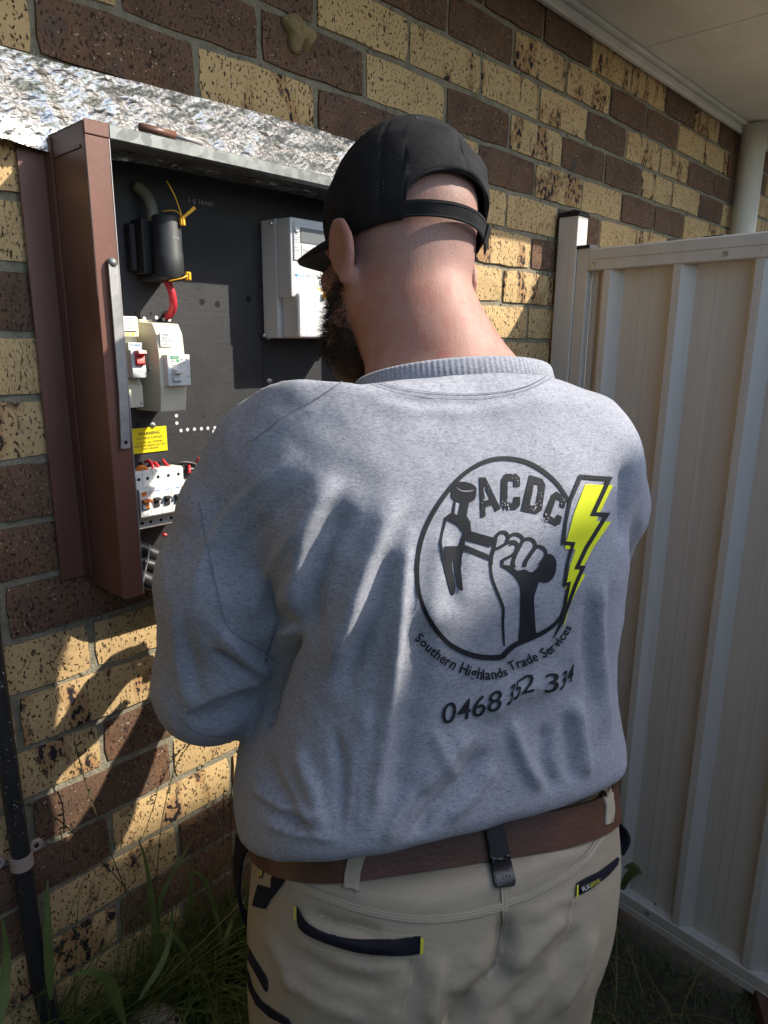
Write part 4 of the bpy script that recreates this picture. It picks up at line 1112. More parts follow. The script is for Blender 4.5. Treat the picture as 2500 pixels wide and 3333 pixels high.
def body():
    lo = (-.36, -.26, .78); hi = (.36, .58, 1.93)
    G = Grid(lo, hi, .0048)
    d = s_ell(G, HL(SK_C), [r*HS for r in SK_R], HMl)
    d = smin(d, s_ell(G, HL((0, -0.018, -0.006)), (.0775, .073, .065), HMl), .015)      # occiput
    d = smin(d, s_ell(G, HL((0, 0.050, -0.045)), (.063, .058, .078), HMl), .03)      # face
    d = smin(d, s_ell(G, HL((0, 0.075, -0.098)), (.040, .035, .030), HMl), .03)      # chin
    for s in (-1, 1):
        d = smin(d, s_cone(G, HL((s*.058, .005, -.055)), HL((s*.030, .085, -.098)), .018, .020), .03)   # jaw
        d = smin(d, s_cone(G, HL((s*.03, .098, -.012)), HL((s*.052, .080, -.022)), .014, .014), .02)   # cheek bone
        d = smin(d, s_cone(G, HL((s*.012, .100, .022)), HL((s*.050, .084, .018)), .009, .009), .014)   # brow
        d = smax(d, -s_ell(G, HL((s*.031, .112, .004)), (.017, .014, .010), HMl), .010)
    d = smin(d, s_cone(G, HL((0, .100, .012)), HL((0, .122, -.028)), .008, .013), .010)  # nose
    d = smin(d, s_cone(G, HL((-.018, .100, -.062)), HL((.018, .100, -.062)), .006, .006), .008)
    d = smin(d, s_cone(G, HL((-.015, .098, -.073)), HL((.015, .098, -.073)), .007, .007), .006)
    # neck and shoulders
    nb = NECK+np.array([0, .012, -.01])
    d = smin(d, s_cone(G, HL((0, -.016, -.045)), nb, .068, .072), .02)
    d = smin(d, s_cone(G, HL((0, .010, -.060)), nb+np.array([0, .045, -.02]), .055, .068), .03)
    d = smin(d, s_ell(G, NECK+np.array([0, .014, -.012]), (.101, .088, .040)), .03)
    mid = HL((0, -.035, -.085))
    for S, sg in ((SHL, -1), (SHR, 1)):
        p = nb+(S-nb)*(.46 if sg > 0 else .30)+np.array([0, .004, .040 if sg > 0 else -.012])
        d = smin(d, s_cone(G, mid+np.array([sg*.018, .010, -.01]), p, .042, .036), .03)
    # trunk and arms inside the shirt
    chest = s_ell(G, LV(967, 1230, .82), (.19, .10, .19)); d = smin(d, chest, .03)
    for S, A, E, W in ((SHL, ARL1, ELL, WRL), (SHR, ARR1, ELR, WRR)):
        d = smin(d, s_cone(G, S, A, .052, .050), .03); d = smin(d, s_cone(G, A, E, .050, .043), .02)
        d = smin(d, s_cone(G, E, E+(W-E)*.35, .043, .045), .015); d = smin(d, s_cone(G, E+(W-E)*.35, W, .045, .029), .02)
    # hands: palm, four fingers and a thumb
    for W, H_, sg in ((WRL, HNL, 1), (WRR, HNR, -1)):
        ax = (H_-W)/np.linalg.norm(H_-W); side = np.cross(ax, [0, 0, 1.0]); side /= np.linalg.norm(side); dn = np.cross(side, ax)
        k0 = W+ax*.095
        for q in range(4):
            off = side*((q-1.5)*.020)
            d = smin(d, s_cone(G, W+off*.55, k0+off, .016, .0125), .010)
        fd = None
        for q in range(4):
            off = side*((q-1.5)*.0205); ln = (.036, .042, .040, .030)[q]
            a_ = k0+off; b_ = a_+ax*ln*.9-dn*.012*abs(1); c_ = b_+ax*ln*.45-dn*.026; e_ = c_-dn*.020-ax*.004
            for u, v in ((a_, b_), (b_, c_), (c_, e_)):
                x_ = s_cone(G, u, v, .0092, .0085); fd = x_ if fd is None else np.minimum(fd, x_)
        t0 = W+ax*.030-side*sg*-.028; t1 = t0+ax*.035+side*sg*.022-dn*.012; t2 = t1+ax*.030-dn*.016
        fd = np.minimum(fd, np.minimum(s_cone(G, t0, t1, .013, .0105), s_cone(G, t1, t2, .0105, .009)))
        d = smin(d, fd, .004)
    # ears
    for s in (-1, 1):
        u = np.array([s*.16, -.985, 0.0]); v_ = np.array([s*.10, .30, .95]); v_ /= np.linalg.norm(v_)
        u = u-v_*(u @ v_); u /= np.linalg.norm(u); n_ = np.cross(v_, u)*(1 if s > 0 else -1)
        if n_[0]*s < 0: n_ = -n_
        R_ = np.stack([u, n_, v_]) @ HMl
        c = np.array([s*(.087 if s < 0 else .091), .012, -.018])+u*.012
        ear = s_ell(G, HL(c), (.030, .0085, .037), R_)
        bowl = s_ell(G, HL(c+n_*.009-u*.002), (.020, .0085, .028), R_)
        ear = smax(ear, -bowl, .004)
        ear = smin(ear, s_cone(G, HL(c-v_*.030-u*.004), HL(c-v_*.034-u*.008), .0085, .007), .01)
        d = smin(d, ear, .008)
    G.d = d.astype(f32)
    V, F = surface_net(G)
    V = relax(V, F, 2, .4)
    W = toW(V); h = (W-Hc) @ HM.T/HS
    stub = np.clip((h[:, 2]+.055)/.03, 0, 1)*np.clip((.045-h[:, 1])/.02, 0, 1)*(np.abs(h[:, 0]) < .082)*(h[:, 2] > -.09)
    return W, F, h, stub
BV, BF, Bh, Bstub = body()
skin = mk_np('body', BV, BF, MT['skin'], man, {'stubble': Bstub})

# ---- shirt
def fold_disp(V, N, folds):
    q = projV(V); view = V-np.array(CAM); view /= np.linalg.norm(view, axis=1)[:, None]
    face = np.clip(-(N*view).sum(1)*2.2+.15, 0, 1)
    out = np.zeros(len(V))
    for pts, wd, hgt in folds:
        P = np.array(pts, float); best = np.full(len(V), 1e9); tt = np.zeros(len(V))
        seg = np.linalg.norm(np.diff(P, axis=0), axis=1); cum = np.concatenate([[0], np.cumsum(seg)]); tot = cum[-1]
        sgn = np.zeros(len(V))
        for i in range(len(P)-1):
            ab = P[i+1]-P[i]; t = np.clip(((q-P[i]) @ ab)/(ab @ ab), 0, 1)
            dv = q-(P[i]+t[:, None]*ab); dd = np.hypot(dv[:, 0], dv[:, 1]); m = dd < best
            best[m] = dd[m]; tt[m] = (cum[i]+t[m]*seg[i])/tot
            sgn[m] = np.sign(ab[0]*dv[m, 1]-ab[1]*dv[m, 0])
        if hasattr(wd, '__len__'): ww = np.where(sgn > 0, wd[1], wd[0])
        else: ww = wd
        tp = np.clip(np.minimum(tt, 1-tt)/.22, 0, 1); tp = tp*tp*(3-2*tp)
        out += hgt*np.exp(-(best/ww)**2)*tp*face
    return out
def smooth_noise(V, scale, seed):
    r = np.random.RandomState(seed); o = np.zeros(len(V))
    for _ in range(10):
        k = r.normal(size=3); k /= np.linalg.norm(k); k *= scale*r.uniform(.5, 1.6)
        o += np.sin(V @ k+r.uniform(0, 6.28))
    return o/10
def shirt():
    G = Grid((-.37, -.27, .93), (.37, .30, 1.66), .0044)
    d, _ = ring_field(G, TORSO, pw=2.9, sq=.955)
    nb = NECK
    for S, r1, r2, A in ((SHL, .060, .069, None), (SHR, .060, .067, None)):
        d = smin(d, s_cone(G, nb+(S-nb)*.22+np.array([0, .012, -.026]), S, r1-.006, r2), .05)
    d = smin(d, s_ell(G, LV(985, 1010, .80), (.17, .10, .12)), .06)
    d = smin(d, s_ell(G, LV(770, 1010, .735), (.11, .075, .115)), .06)
    d = smin(d, s_ell(G, LV(985, 915, .812), (.145, .085, .085)), .04)
    d = smin(d, smin(s_cone(G, SHL, ARL0, .067, .0735), s_cone(G, ARL0, ARL1, .0735, .077), .01), .022)
    arm = s_cone(G, SHL+(ARL1-SHL)*.7, ARL1, .074, .077); arm = smin(arm, s_cone(G, ARL1, ELL, .077, .066), .03)
    fa = s_cone(G, ELL, ELL+(WRL-ELL)*.30, .066, .062)
    cut = ELL+(WRL-ELL)*.26; nrm = (WRL-ELL)/np.linalg.norm(WRL-ELL)
    fa = smax(fa, (G.X-cut[0])*nrm[0]+(G.Y-cut[1])*nrm[1]+(G.Z-cut[2])*nrm[2], .004)
    arm = smin(arm, fa, .02)
    d = smin(d, arm, .007)
    arm = s_cone(G, SHR, ARR1, .067, .0645); arm = smin(arm, s_cone(G, ARR1, ELR, .0645, .060), .03)
    d = smin(d, arm, .03)
    # hem plane
    a, b, c = LV(545, 1795, .88), LV(800, 1838, .70), LV(1300, 1652, .93)
    n = np.cross(b-a, c-a); n /= np.linalg.norm(n)
    if n[2] > 0: n = -n
    d = smax(d, (G.X-a[0])*n[0]+(G.Y-a[1])*n[1]+(G.Z-a[2])*n[2], .016)
    # neck opening
    ax = np.array([0.0, .30, 1.0]); ax /= np.linalg.norm(ax)
    c0 = NECK+np.array([.004, .012, 0])
    px, py, pz = G.X-c0[0], G.Y-c0[1], G.Z-c0[2]
    axl = px*ax[0]+py*ax[1]+pz*ax[2]
    rx = px-axl*ax[0]; ry = py-axl*ax[1]; rz = pz-axl*ax[2]
    ry2 = np.sqrt(ry*ry+rz*rz)
    rad = np.sqrt((rx/1.18)**2+(ry2/.95)**2)
    d = smax(d, -np.maximum(rad-.1035, -.002-axl), .004)
    d = smax(d, axl+.002+.20*(rad-.1035)-1.2*np.maximum(0, rad-.195), .012)
    G.d = d.astype(f32)
    V, F = surface_net(G)
    V = relax(V, F, 6, .5)
    return toW(V), F
SV, SF = shirt()
FOLDS = [
 # ridges that catch the light and the valleys beside them (photo positions); a pair of widths is left / right of the path
 ([(745, 1030), (695, 1092), (664, 1160), (647, 1250), (641, 1350)], (10, 44), .014),
 ([(770, 1085), (715, 1150), (682, 1250), (668, 1400)], 22, -.010),
 ([(885, 1060), (835, 1130), (792, 1230), (757, 1350), (700, 1480)], (14, 34), .011),
 ([(852, 1180), (818, 1290), (772, 1400), (735, 1510)], 22, -.009),
 ([(892, 1110), (874, 1250), (862, 1380), (854, 1480), (838, 1600), (812, 1750), (780, 1830)], (10, 24), .009),
 ([(912, 1300), (900, 1450), (872, 1600), (845, 1780)], 30, -.006),
 ([(800, 1500), (780, 1650), (768, 1810)], (10, 22), .005), ([(790, 1560), (772, 1700), (762, 1810)], 9, -.004),
 ([(960, 1130), (940, 1250), (925, 1380)], 20, .003), ([(990, 1150), (985, 1250), (975, 1330)], 16, -.003),
 ([(643, 1345), (606, 1400), (580, 1462)], (7, 26), .013), ([(655, 1362), (618, 1418), (592, 1490), (572, 1590)], 9, -.020),
 ([(470, 1350), (530, 1415), (592, 1462)], (9, 30), .008), ([(460, 1400), (520, 1440), (580, 1478)], 12, -.008),
 ([(390, 1545), (470, 1500), (560, 1472), (600, 1455)], (40, 7), .010), ([(410, 1580), (490, 1530), (570, 1495)], 26, -.010),
 ([(640, 990), (540, 1060), (450, 1180), (410, 1310)], (10, 24), .006), ([(690, 1030), (590, 1100), (500, 1210), (470, 1300)], 16, -.005), ([(700, 1090), (620, 1180), (560, 1280), (530, 1360)], (9, 22), .006),
 ([(690, 1160), (620, 1250), (580, 1340)], 12, -.004), ([(580, 1010), (480, 1090), (420, 1180)], 12, -.004), ([(620, 1260), (590, 1340), (560, 1400)], 14, .005),
 ([(395, 1340), (420, 1440), (440, 1520)], 16, -.004), ([(370, 1300), (385, 1420), (405, 1520)], 14, .004),
 ([(1352, 990), (1347, 1080), (1350, 1190)], 9, -.010), ([(1372, 950), (1382, 1060), (1380, 1160)], 16, .005),
 ([(1302, 1220), (1294, 1330), (1300, 1450), (1318, 1610)], (8, 20), .007), ([(1275, 1250), (1268, 1400), (1282, 1560)], 14, -.005),
 ([(1246, 1500), (1256, 1590), (1270, 1690)], (9, 18), .008), ([(1222, 1530), (1230, 1620), (1236, 1700)], 14, -.006),
 ([(1108, 1545), (1110, 1590), (1132, 1650), (1170, 1715)], (18, 10), .009), ([(1180, 1560), (1172, 1640), (1202, 1715)], 14, -.008),
 ([(1055, 1610), (1000, 1680), (930, 1750), (885, 1822)], 12, -.010), ([(1025, 1580), (955, 1660), (895, 1725)], (10, 26), .008), ([(1075, 1640), (1030, 1710), (960, 1780)], 12, .006),
 ([(905, 1690), (860, 1760), (830, 1826)], 12, .006), ([(560, 1620), (600, 1700), (660, 1800)], 22, -.007), ([(640, 1600), (680, 1700), (705, 1810)], (9, 24), .007), ([(600, 1640), (640, 1730), (690, 1806)], 10, .004),
 ([(535, 1690), (600, 1740), (700, 1768)], 12, .006), ([(540, 1720), (610, 1768), (690, 1795)], 9, -.006), ([(560, 1770), (640, 1800), (740, 1815)], 9, .005),
 ([(790, 850), (900, 868), (1030, 872), (1170, 845)], 8, -.0022), ([(800, 868), (900, 888), (1030, 892), (1160, 868)], 12, .0016),
 ([(700, 872), (640, 900), (560, 950), (520, 1000)], 5, .0022),
 ([(1030, 1560), (1100, 1500), (1230, 1470)], 24, .005), ([(930, 1560), (960, 1640), (1000, 1700)], 14, .004), ([(720, 1560), (740, 1680), (735, 1800)], 12, -.005),
]
SN = vnormals(SV, SF)
SV = SV+SN*(fold_disp(SV, SN, FOLDS)+.0026*smooth_noise(SV, 55, 3)+.0013*smooth_noise(SV, 150, 4))[:, None]
SV = relax(SV, SF, 1, .3)
shirt_o = mk_np('shirt', SV, SF, MT['shirt'], man)
SBV = BVHTree.FromPolygons([tuple(v) for v in SV], SF.tolist())

# ---- ribbed collar and its seam
nkA = np.array([0.0, .30, 1.0]); nkA /= np.linalg.norm(nkA)
def collar(z0, z1, a, b, th, off):
    c = NECK+np.array([.005, .012, .0]); ex = np.array([1.0, 0, 0]); ey = np.cross(nkA, ex)
    V, n, prof = [], 480, [(z0, 0), (z1, -.004), (z1+.003, .001), (z1, th), (z0, th+.004)]
    for i in range(n):
        t = 2*math.pi*i/n
        for zz, o in prof:
            o = o+(.0003 if i % 4 < 2 else -.0002)
            p = c+ex*(a+o)*math.cos(t)+ey*(b+o)*math.sin(t)+nkA*(zz+off*math.sin(t))
            V.append(toW(p))
    F = []
    m = len(prof)
    for i in range(n):
        for j in range(m):
            i2 = (i+1) % n; j2 = (j+1) % m
            F.append([i*m+j, i2*m+j, i2*m+j2, i*m+j2])
    return V, F
# ---- trousers
def pants():
    G = Grid((-.32, -.27, -.01), (.32, .31, 1.10), .0066)
    d, _ = ring_field(G, PANTS, pw=2.3)
    for sx, foot, hip in ((-1, (-.15, .02), LV(742, 2120, .905)), (1, (.15, .06), LV(1080, 2110, .925))):
        k = np.array([foot[0]*.95, foot[1]-.0, .50])
        d = smin(d, s_cone(G, hip, k, .105, .080), .04); d = smin(d, s_cone(G, k, np.array([foot[0], foot[1]-.02, .06]), .080, .068), .03)
    d = smin(d, s_ell(G, LV(770, 2010, .845), (.095, .085, .10)), .05)
    d = smin(d, s_ell(G, LV(1110, 1985, .865), (.095, .085, .10)), .05)
    G.d = d.astype(f32)
    V, F = surface_net(G)
    V = relax(V, F, 5, .5)
    return toW(V), F
PV, PF = pants()
PFOLDS = [
 ([(1093, 1960), (1090, 2050), (1078, 2110), (1030, 2160), (975, 2260)], 20, -.022), ([(1010, 2150), (985, 2200), (965, 2260)], 16, -.030),
 ([(1260, 1990), (1200, 2080), (1130, 2150), (1050, 2230)], 18, -.009), ([(1230, 1970), (1160, 2050), (1100, 2110)], (10, 24), .009),
 ([(1290, 2000), (1260, 2100), (1200, 2200)], (9, 20), .008), ([(1210, 2060), (1170, 2140), (1110, 2210)], (9, 20), .007),
 ([(620, 2050), (720, 2110), (850, 2140)], 16, -.006), ([(600, 2100), (700, 2170), (800, 2200)], (9, 20), .006), ([(560, 2000), (600, 2060), (640, 2150)], 14, .005),
 ([(880, 2060), (900, 2130), (850, 2200)], 16, -.006), ([(960, 2060), (940, 2140), (930, 2220)], (10, 22), .008), ([(1040, 2050), (1010, 2110), (960, 2150)], 12, .005),
 ([(640, 1975), (700, 2018), (800, 2045), (900, 2048)], 10, .006), ([(660, 1965), (720, 1995), (830, 2018)], 12, -.008),
 ([(700, 1880), (760, 1920), (800, 1940)], 10, .003), ([(1120, 1880), (1180, 1860), (1250, 1830)], 14, .004), ([(870, 1930), (950, 1925), (1030, 1915)], 10, -.003),
 ([(1130, 1990), (1200, 1950), (1260, 1930)], 12, .004), ([(700, 2070), (800, 2095), (900, 2090)], 10, .004),
]
PN = vnormals(PV, PF)
PV = PV+PN*(.72*fold_disp(PV, PN, PFOLDS)+.0008*smooth_noise(PV, 45, 8)+.0007*smooth_noise(PV, 130, 9))[:, None]
pants_o = mk_np('trousers', PV, PF, MT['khaki'], man)
PBV = BVHTree.FromPolygons([tuple(v) for v in PV], PF.tolist())
for sx, foot in ((-1, (-.15, .02)), (1, (.15, .06))):
    G = Grid((foot[0]-.09, foot[1]-.16, -.01), (foot[0]+.09, foot[1]+.27, .20), .007)
    d = s_cone(G, (foot[0], foot[1]-.02, .14), (foot[0], foot[1]-.03, .05), .055, .052)
    d = smin(d, s_cone(G, (foot[0], foot[1]-.05, .05), (foot[0]+sx*.02, foot[1]+.17, .045), .045, .047), .03)
    d = smax(d, -G.Z+.002, .004); G.d = d.astype(f32)
    V, F = surface_net(G); mk_np('boot', toW(V), F, MT['boot'], man)

# ---- decals that lie on the cloth: outlines in photo positions, cut fine and laid on the surface
def lay(name, polys, bvh, m, parent, off=.0006, thick=.0, grid=7.0, tri=None):
    """polys: list of outlines (photo positions); tri: ready 2-D (V, F)"""
    bm = bmesh.new()
    if tri is not None:
        vs = [bm.verts.new((x, y, 0)) for x, y in tri[0]]
        for f in tri[1]:
            try: bm.faces.new([vs[i] for i in f])
            except ValueError: pass
    for P in polys or []:
        vs = [bm.verts.new((x, y, 0)) for x, y in P]
        try: f = bm.faces.new(vs)
        except ValueError: continue
    bm.normal_update()
    bmesh.ops.triangulate(bm, faces=bm.faces[:], ngon_method='EAR_CLIP')
    xs = [v.co.x for v in bm.verts]; ys = [v.co.y for v in bm.verts]
    if not xs: bm.free(); return None
    for lo, hi, nrm in ((min(xs), max(xs), (1, 0, 0)), (min(ys), max(ys), (0, 1, 0))):
        t = math.floor(lo/grid)*grid+grid
        while t < hi:
            bmesh.ops.bisect_plane(bm, geom=bm.verts[:]+bm.edges[:]+bm.faces[:], plane_co=(t*nrm[0], t*nrm[1], 0), plane_no=nrm, dist=1e-4)
            t += grid
    bm.normal_update()
    O, keep = {}, []
    for v in bm.verts:
        dr = (fw+rt*((v.co.x-829.5)/1512.0)-up*((v.co.y-1106.0)/1512.0)).normalized()
        hit, nrm, idx, dist = bvh.ray_cast(CAM, dr)
        if hit is None: O[v] = None; continue
        if nrm.dot(dr) > 0: nrm = -nrm
        O[v] = (hit+nrm*off-dr*off*.6, nrm)
    bad = [v for v in bm.verts if O[v] is None]
    for v in bm.verts:
        if O[v]: v.co = O[v][0]
    bmesh.ops.delete(bm, geom=bad, context='VERTS')
    # faces must look outwards
    for f in bm.faces:
        f.normal_update()
        c = f.calc_center_median()
        if f.normal.dot(c-CAM) > 0: f.normal_flip()
    if thick > 0:
        r = bmesh.ops.solidify(bm, geom=bm.faces[:], thickness=thick)
    o = bm_out(name, bm, m, parent, True)
    return o
def stroke(pts, w, closed=False, miter=True):
    """outline quads along a polyline in photo positions"""
    P = [np.array(p, float) for p in pts]; n = len(P); Lf, Rg = [], []
    W = w if hasattr(w, '__len__') else [w]*n
    for i in range(n):
        a = P[i-1] if (i > 0 or closed) else P[i]; b = P[(i+1) % n] if (i < n-1 or closed) else P[i]
        d1 = P[i]-a; d2 = b-P[i]
        if np.linalg.norm(d1) < 1e-6: d1 = d2
        if np.linalg.norm(d2) < 1e-6: d2 = d1
        d1 = d1/np.linalg.norm(d1); d2 = d2/np.linalg.norm(d2)
        t = d1+d2
        t = t/np.linalg.norm(t) if np.linalg.norm(t) > 1e-3 else d1
        nn = np.array([-t[1], t[0]]); s = 1/max(.45, abs(nn @ np.array([-d1[1], d1[0]]))) if miter else 1
        Lf.append(P[i]+nn*W[i]/2*s); Rg.append(P[i]-nn*W[i]/2*s)
    out = []
    for i in range(n if closed else n-1):
        j = (i+1) % n
        out.append([tuple(Lf[i]), tuple(Lf[j]), tuple(Rg[j]), tuple(Rg[i])])
    return out
def smooth2(pts, n):
    return [(p.x, p.y) for p in catmull([(x, y, 0) for x, y in pts], n)]
# photo zooms used for reading positions -> 1659-wide photo scale
def z5(p): return [((1300+x/2.212)*.6636, (1450+y/2.212)*.6636) for x, y in p]
def z9(p): return [((1300+x/4.1475)*.6636, (1450+y/4.1475)*.6636) for x, y in p]
def z0(p): return [((1550+x/3.318)*.6636, (1450+y/3.318)*.6636) for x, y in p]
BK = MT['print']
# ring of the emblem
ring = smooth2(z5([(1222, 405), (1150, 295), (1080, 222), (980, 152), (880, 110), (760, 94), (640, 110), (530, 160), (430, 237), (330, 352), (245, 480), (182, 610), (142, 750), (127, 900), (137, 1040), (172, 1160), (240, 1290), (330, 1402), (430, 1472), (550, 1515), (660, 1527), (735, 1518), (768, 1488), (830, 1435), (930, 1393), (1020, 1352), (1100, 1300), (1160, 1235), (1185, 1170)]), 120)
wr_ = np.interp(np.linspace(0, 1, 121), [0, .1, .3, .55, .7, .8, .9, 1], [7.5, 10, 9.5, 9, 12, 12, 10, 6])
lay('emblem_ring', stroke(ring, list(wr_)), SBV, BK, shirt_o)
# hammer
hs = []
hs.append(smooth2(z9([(720, 545), (760, 505), (850, 490), (960, 510), (1030, 560), (1040, 600), (1030, 680), (1010, 735), (940, 770), (900, 765), (830, 768), (740, 735), (700, 690), (705, 620), (720, 545)]), 40)[:-1])
hs.append(z9([(742, 730), (765, 735), (740, 925), (710, 900)]))
hs.append(z9([(828, 760), (940, 765), (905, 955), (792, 945)]))
hs.append(z9([(710, 895), (740, 922), (792, 942), (905, 950), (955, 1035), (968, 1155), (880, 1265), (862, 1180), (785, 1075), (660, 1010), (640, 990), (615, 965)]))
hs.append(z9([(615, 965), (642, 990), (590, 1190), (568, 1310), (540, 1315), (560, 1195)]))
hs.append(z9([(540, 1315), (570, 1310), (622, 1640), (655, 1850), (610, 1700), (560, 1450)]))
hs.append(z9([(862, 1180), (905, 1190), (880, 1340), (862, 1410), (830, 1380), (805, 1358)]))
hs.append(z9([(605, 1360), (810, 1356), (870, 1400), (845, 1500), (838, 1560), (730, 1570), (718, 1555), (702, 1575), (612, 1560)]))
hs.append(smooth2(z9([(612, 1560), (702, 1575), (712, 1660), (735, 1780), (752, 1900), (745, 1990), (720, 2025), (690, 1990), (650, 1860), (615, 1700), (612, 1560)]), 40)[:-1])
hs.append(smooth2(z9([(735, 1568), (838, 1560), (830, 1650), (845, 1800), (857, 1920), (850, 1962), (815, 1950), (780, 1880), (755, 1750), (738, 1640), (735, 1568)]), 40)[:-1])
hs.append(z9([(965, 1155), (1285, 1250), (1232, 1372), (888, 1272), (905, 1185)]))
hs.append(z9([(878, 1338), (1222, 1482), (1228, 1555), (865, 1412)]))
lay('emblem_hammer', hs, SBV, BK, shirt_o)
hl = smooth2(z9([(760, 562), (830, 605), (920, 612), (1005, 600), (960, 622), (890, 628), (810, 610), (760, 562)]), 24)[:-1]
lay('hammer_highlight', [hl], SBV, MT['shirt'], shirt_o, .0009)
# fist: finger outlines and forearm
fs_ = []
def fo(p, w, n=30): fs_.extend(stroke(smooth2(z0(p), n), w))
fo([(160, 1290), (165, 1200), (185, 1130), (205, 1040), (215, 985), (250, 945), (300, 935), (335, 960), (345, 1000), (320, 1060)], 7)
fo([(345, 1000), (385, 965), (440, 958), (490, 985), (508, 1020)], 7)
fo([(205, 1120), (260, 1095), (340, 1050), (400, 1035), (440, 1060), (435, 1120), (400, 1175), (330, 1215), (285, 1240), (285, 1280)], 6)
fo([(505, 1030), (545, 1008), (600, 1015), (635, 1060), (630, 1110)], 7)
fo([(508, 1020), (470, 1090), (425, 1180), (398, 1260), (410, 1320)], 7)
fo([(630, 1110), (580, 1180), (530, 1260), (520, 1310)], 8)
fo([(640, 1100), (680, 1088), (735, 1120), (752, 1180), (720, 1240), (680, 1290)], 7)
fo([(360, 1075), (400, 1060), (440, 1075)], 4, 10)
fs_.append(smooth2(z0([(275, 1270), (300, 1290), (380, 1300), (415, 1330), (450, 1352), (500, 1340), (540, 1345), (580, 1368), (630, 1350), (690, 1280), (740, 1215), (770, 1175), (815, 1180), (850, 1220), (865, 1280), (855, 1370), (820, 1440), (770, 1478), (715, 1480), (680, 1475), (655, 1540), (625, 1640), (628, 1780), (640, 1980), (642, 2060), (470, 2125), (472, 1900), (475, 1700), (478, 1560), (455, 1480), (400, 1400), (330, 1340), (270, 1300), (275, 1270)]), 260)[:-1])
fs_ += stroke(smooth2(z0([(158, 1200), (158, 1320), (175, 1440), (230, 1590), (290, 1750), (288, 1900), (293, 2040), (300, 2160)]), 40), list(np.interp(np.linspace(0, 1, 41), [0, .3, .6, 1], [4, 5, 5.5, 4])))
lay('emblem_fist', fs_, SBV, BK, shirt_o)
# lettering ACDC in worn block capitals
def block(letter, quad):
    """quad: top-left, top-right, bottom-right, bottom-left (photo positions)"""
    tl, tr, br_, bl = [np.array(q, float) for q in quad]
    def mp(u, v): p = (tl*(1-u)+tr*u)*(1-v)+(bl*(1-u)+br_*u)*v; return tuple(p)
    S = {'A': [[(.12, 0), (.50, .02), (.62, .30), (.40, .30), (.30, .16), (.22, 1), (-.02, .98)], [(.50, .02), (.62, .0), (1.0, .98), (.74, 1.0), (.40, .22)], [(.18, .62), (.78, .60), (.84, .78), (.20, .80)], [(.05, .45), (.30, .30), (.32, .72), (.05, .80)]],
         'C': [[(.0, .16), (.18, 0), (.34, .0), (.34, 1), (.18, 1), (.0, .84)], [(.30, 0), (.80, 0), (1, .12), (1, .36), (.68, .36), (.66, .2), (.30, .2)], [(.30, .80), (.66, .80), (.68, .64), (1, .64), (1, .88), (.80, 1), (.30, 1)]],
         'D': [[(0, 0), (.36, 0), (.36, 1), (0, 1)], [(.32, 0), (.78, 0), (1, .14), (1, .30), (.64, .30), (.62, .2), (.32, .2)], [(.66, .26), (1, .26), (1, .74), (.66, .74)], [(.32, .80), (.62, .80), (.64, .70), (1, .70), (1, .86), (.78, 1), (.32, 1)]]}[letter]
    return [[mp(u, v) for u, v in poly] for poly in S]
ac = []
ac += block('A', z5([(565, 230), (650, 225), (730, 460), (590, 525)]))
ac += block('C', z5([(735, 205), (868, 205), (868, 462), (728, 462)]))
ac += block('D', z5([(935, 212), (1055, 250), (1020, 500), (875, 470)]))
ac += block('C', z5([(1110, 320), (1205, 380), (1150, 590), (1025, 530)]))
lay('emblem_lettering', ac, SBV, BK, shirt_o)
wn_ = []
rq = random.Random(11)
for (cx, cy, n_) in ((640, 300, 6), (620, 430, 9), (780, 440, 12), (850, 240, 8), (980, 450, 14), (1010, 360, 6), (1060, 530, 10), (1190, 410, 6)):
    for _ in range(n_):
        x, y, r = cx+rq.gauss(0, 26), cy+rq.gauss(0, 22), rq.uniform(2.5, 7)
        wn_.append(z5([(x+r*rq.uniform(.6, 1.3)*math.cos(a), y+r*rq.uniform(.6, 1.3)*math.sin(a)) for a in (0, 1.2, 2.5, 3.7, 5.0)]))
lay('worn_flecks', wn_, SBV, MT['shirt'], shirt_o, .0009)
# lightning bolt: yellow body and black outline
yb = z0([(1175, 420), (1475, 430), (1335, 720), (1295, 815), (1455, 825), (1270, 1090), (1160, 1300), (1115, 1385), (1180, 1390), (1085, 1560), (1010, 1720), (975, 1840), (940, 1990), (965, 1780), (985, 1640), (1005, 1555), (960, 1552), (1010, 1300), (1070, 1125), (952, 1118), (985, 985), (1060, 720)])
lay('bolt_yellow', [yb], SBV, MT['printy'], shirt_o, .0006)
bo_ = stroke(z0([(1120, 340), (1432, 362), (1255, 742), (1405, 748), (1180, 1110), (1085, 1315), (1148, 1318), (1060, 1520), (975, 1760), (925, 1900), (830, 2080)]), [9.5, 9.5, 9, 9, 8.5, 8.5, 8.5, 8, 7, 8, 1.5])
bo_ += stroke(z0([(1432, 362), (1120, 340), (1010, 600), (960, 850), (935, 1052), (1042, 1062), (985, 1260), (950, 1500), (998, 1490), (970, 1640), (940, 1790), (915, 1920), (880, 1990)]), [9.5, 9.5, 7, 6, 8, 8, 6, 7, 7, 6, 5, 7, 1.5])
lay('bolt_outline', bo_, SBV, BK, shirt_o, .0009)
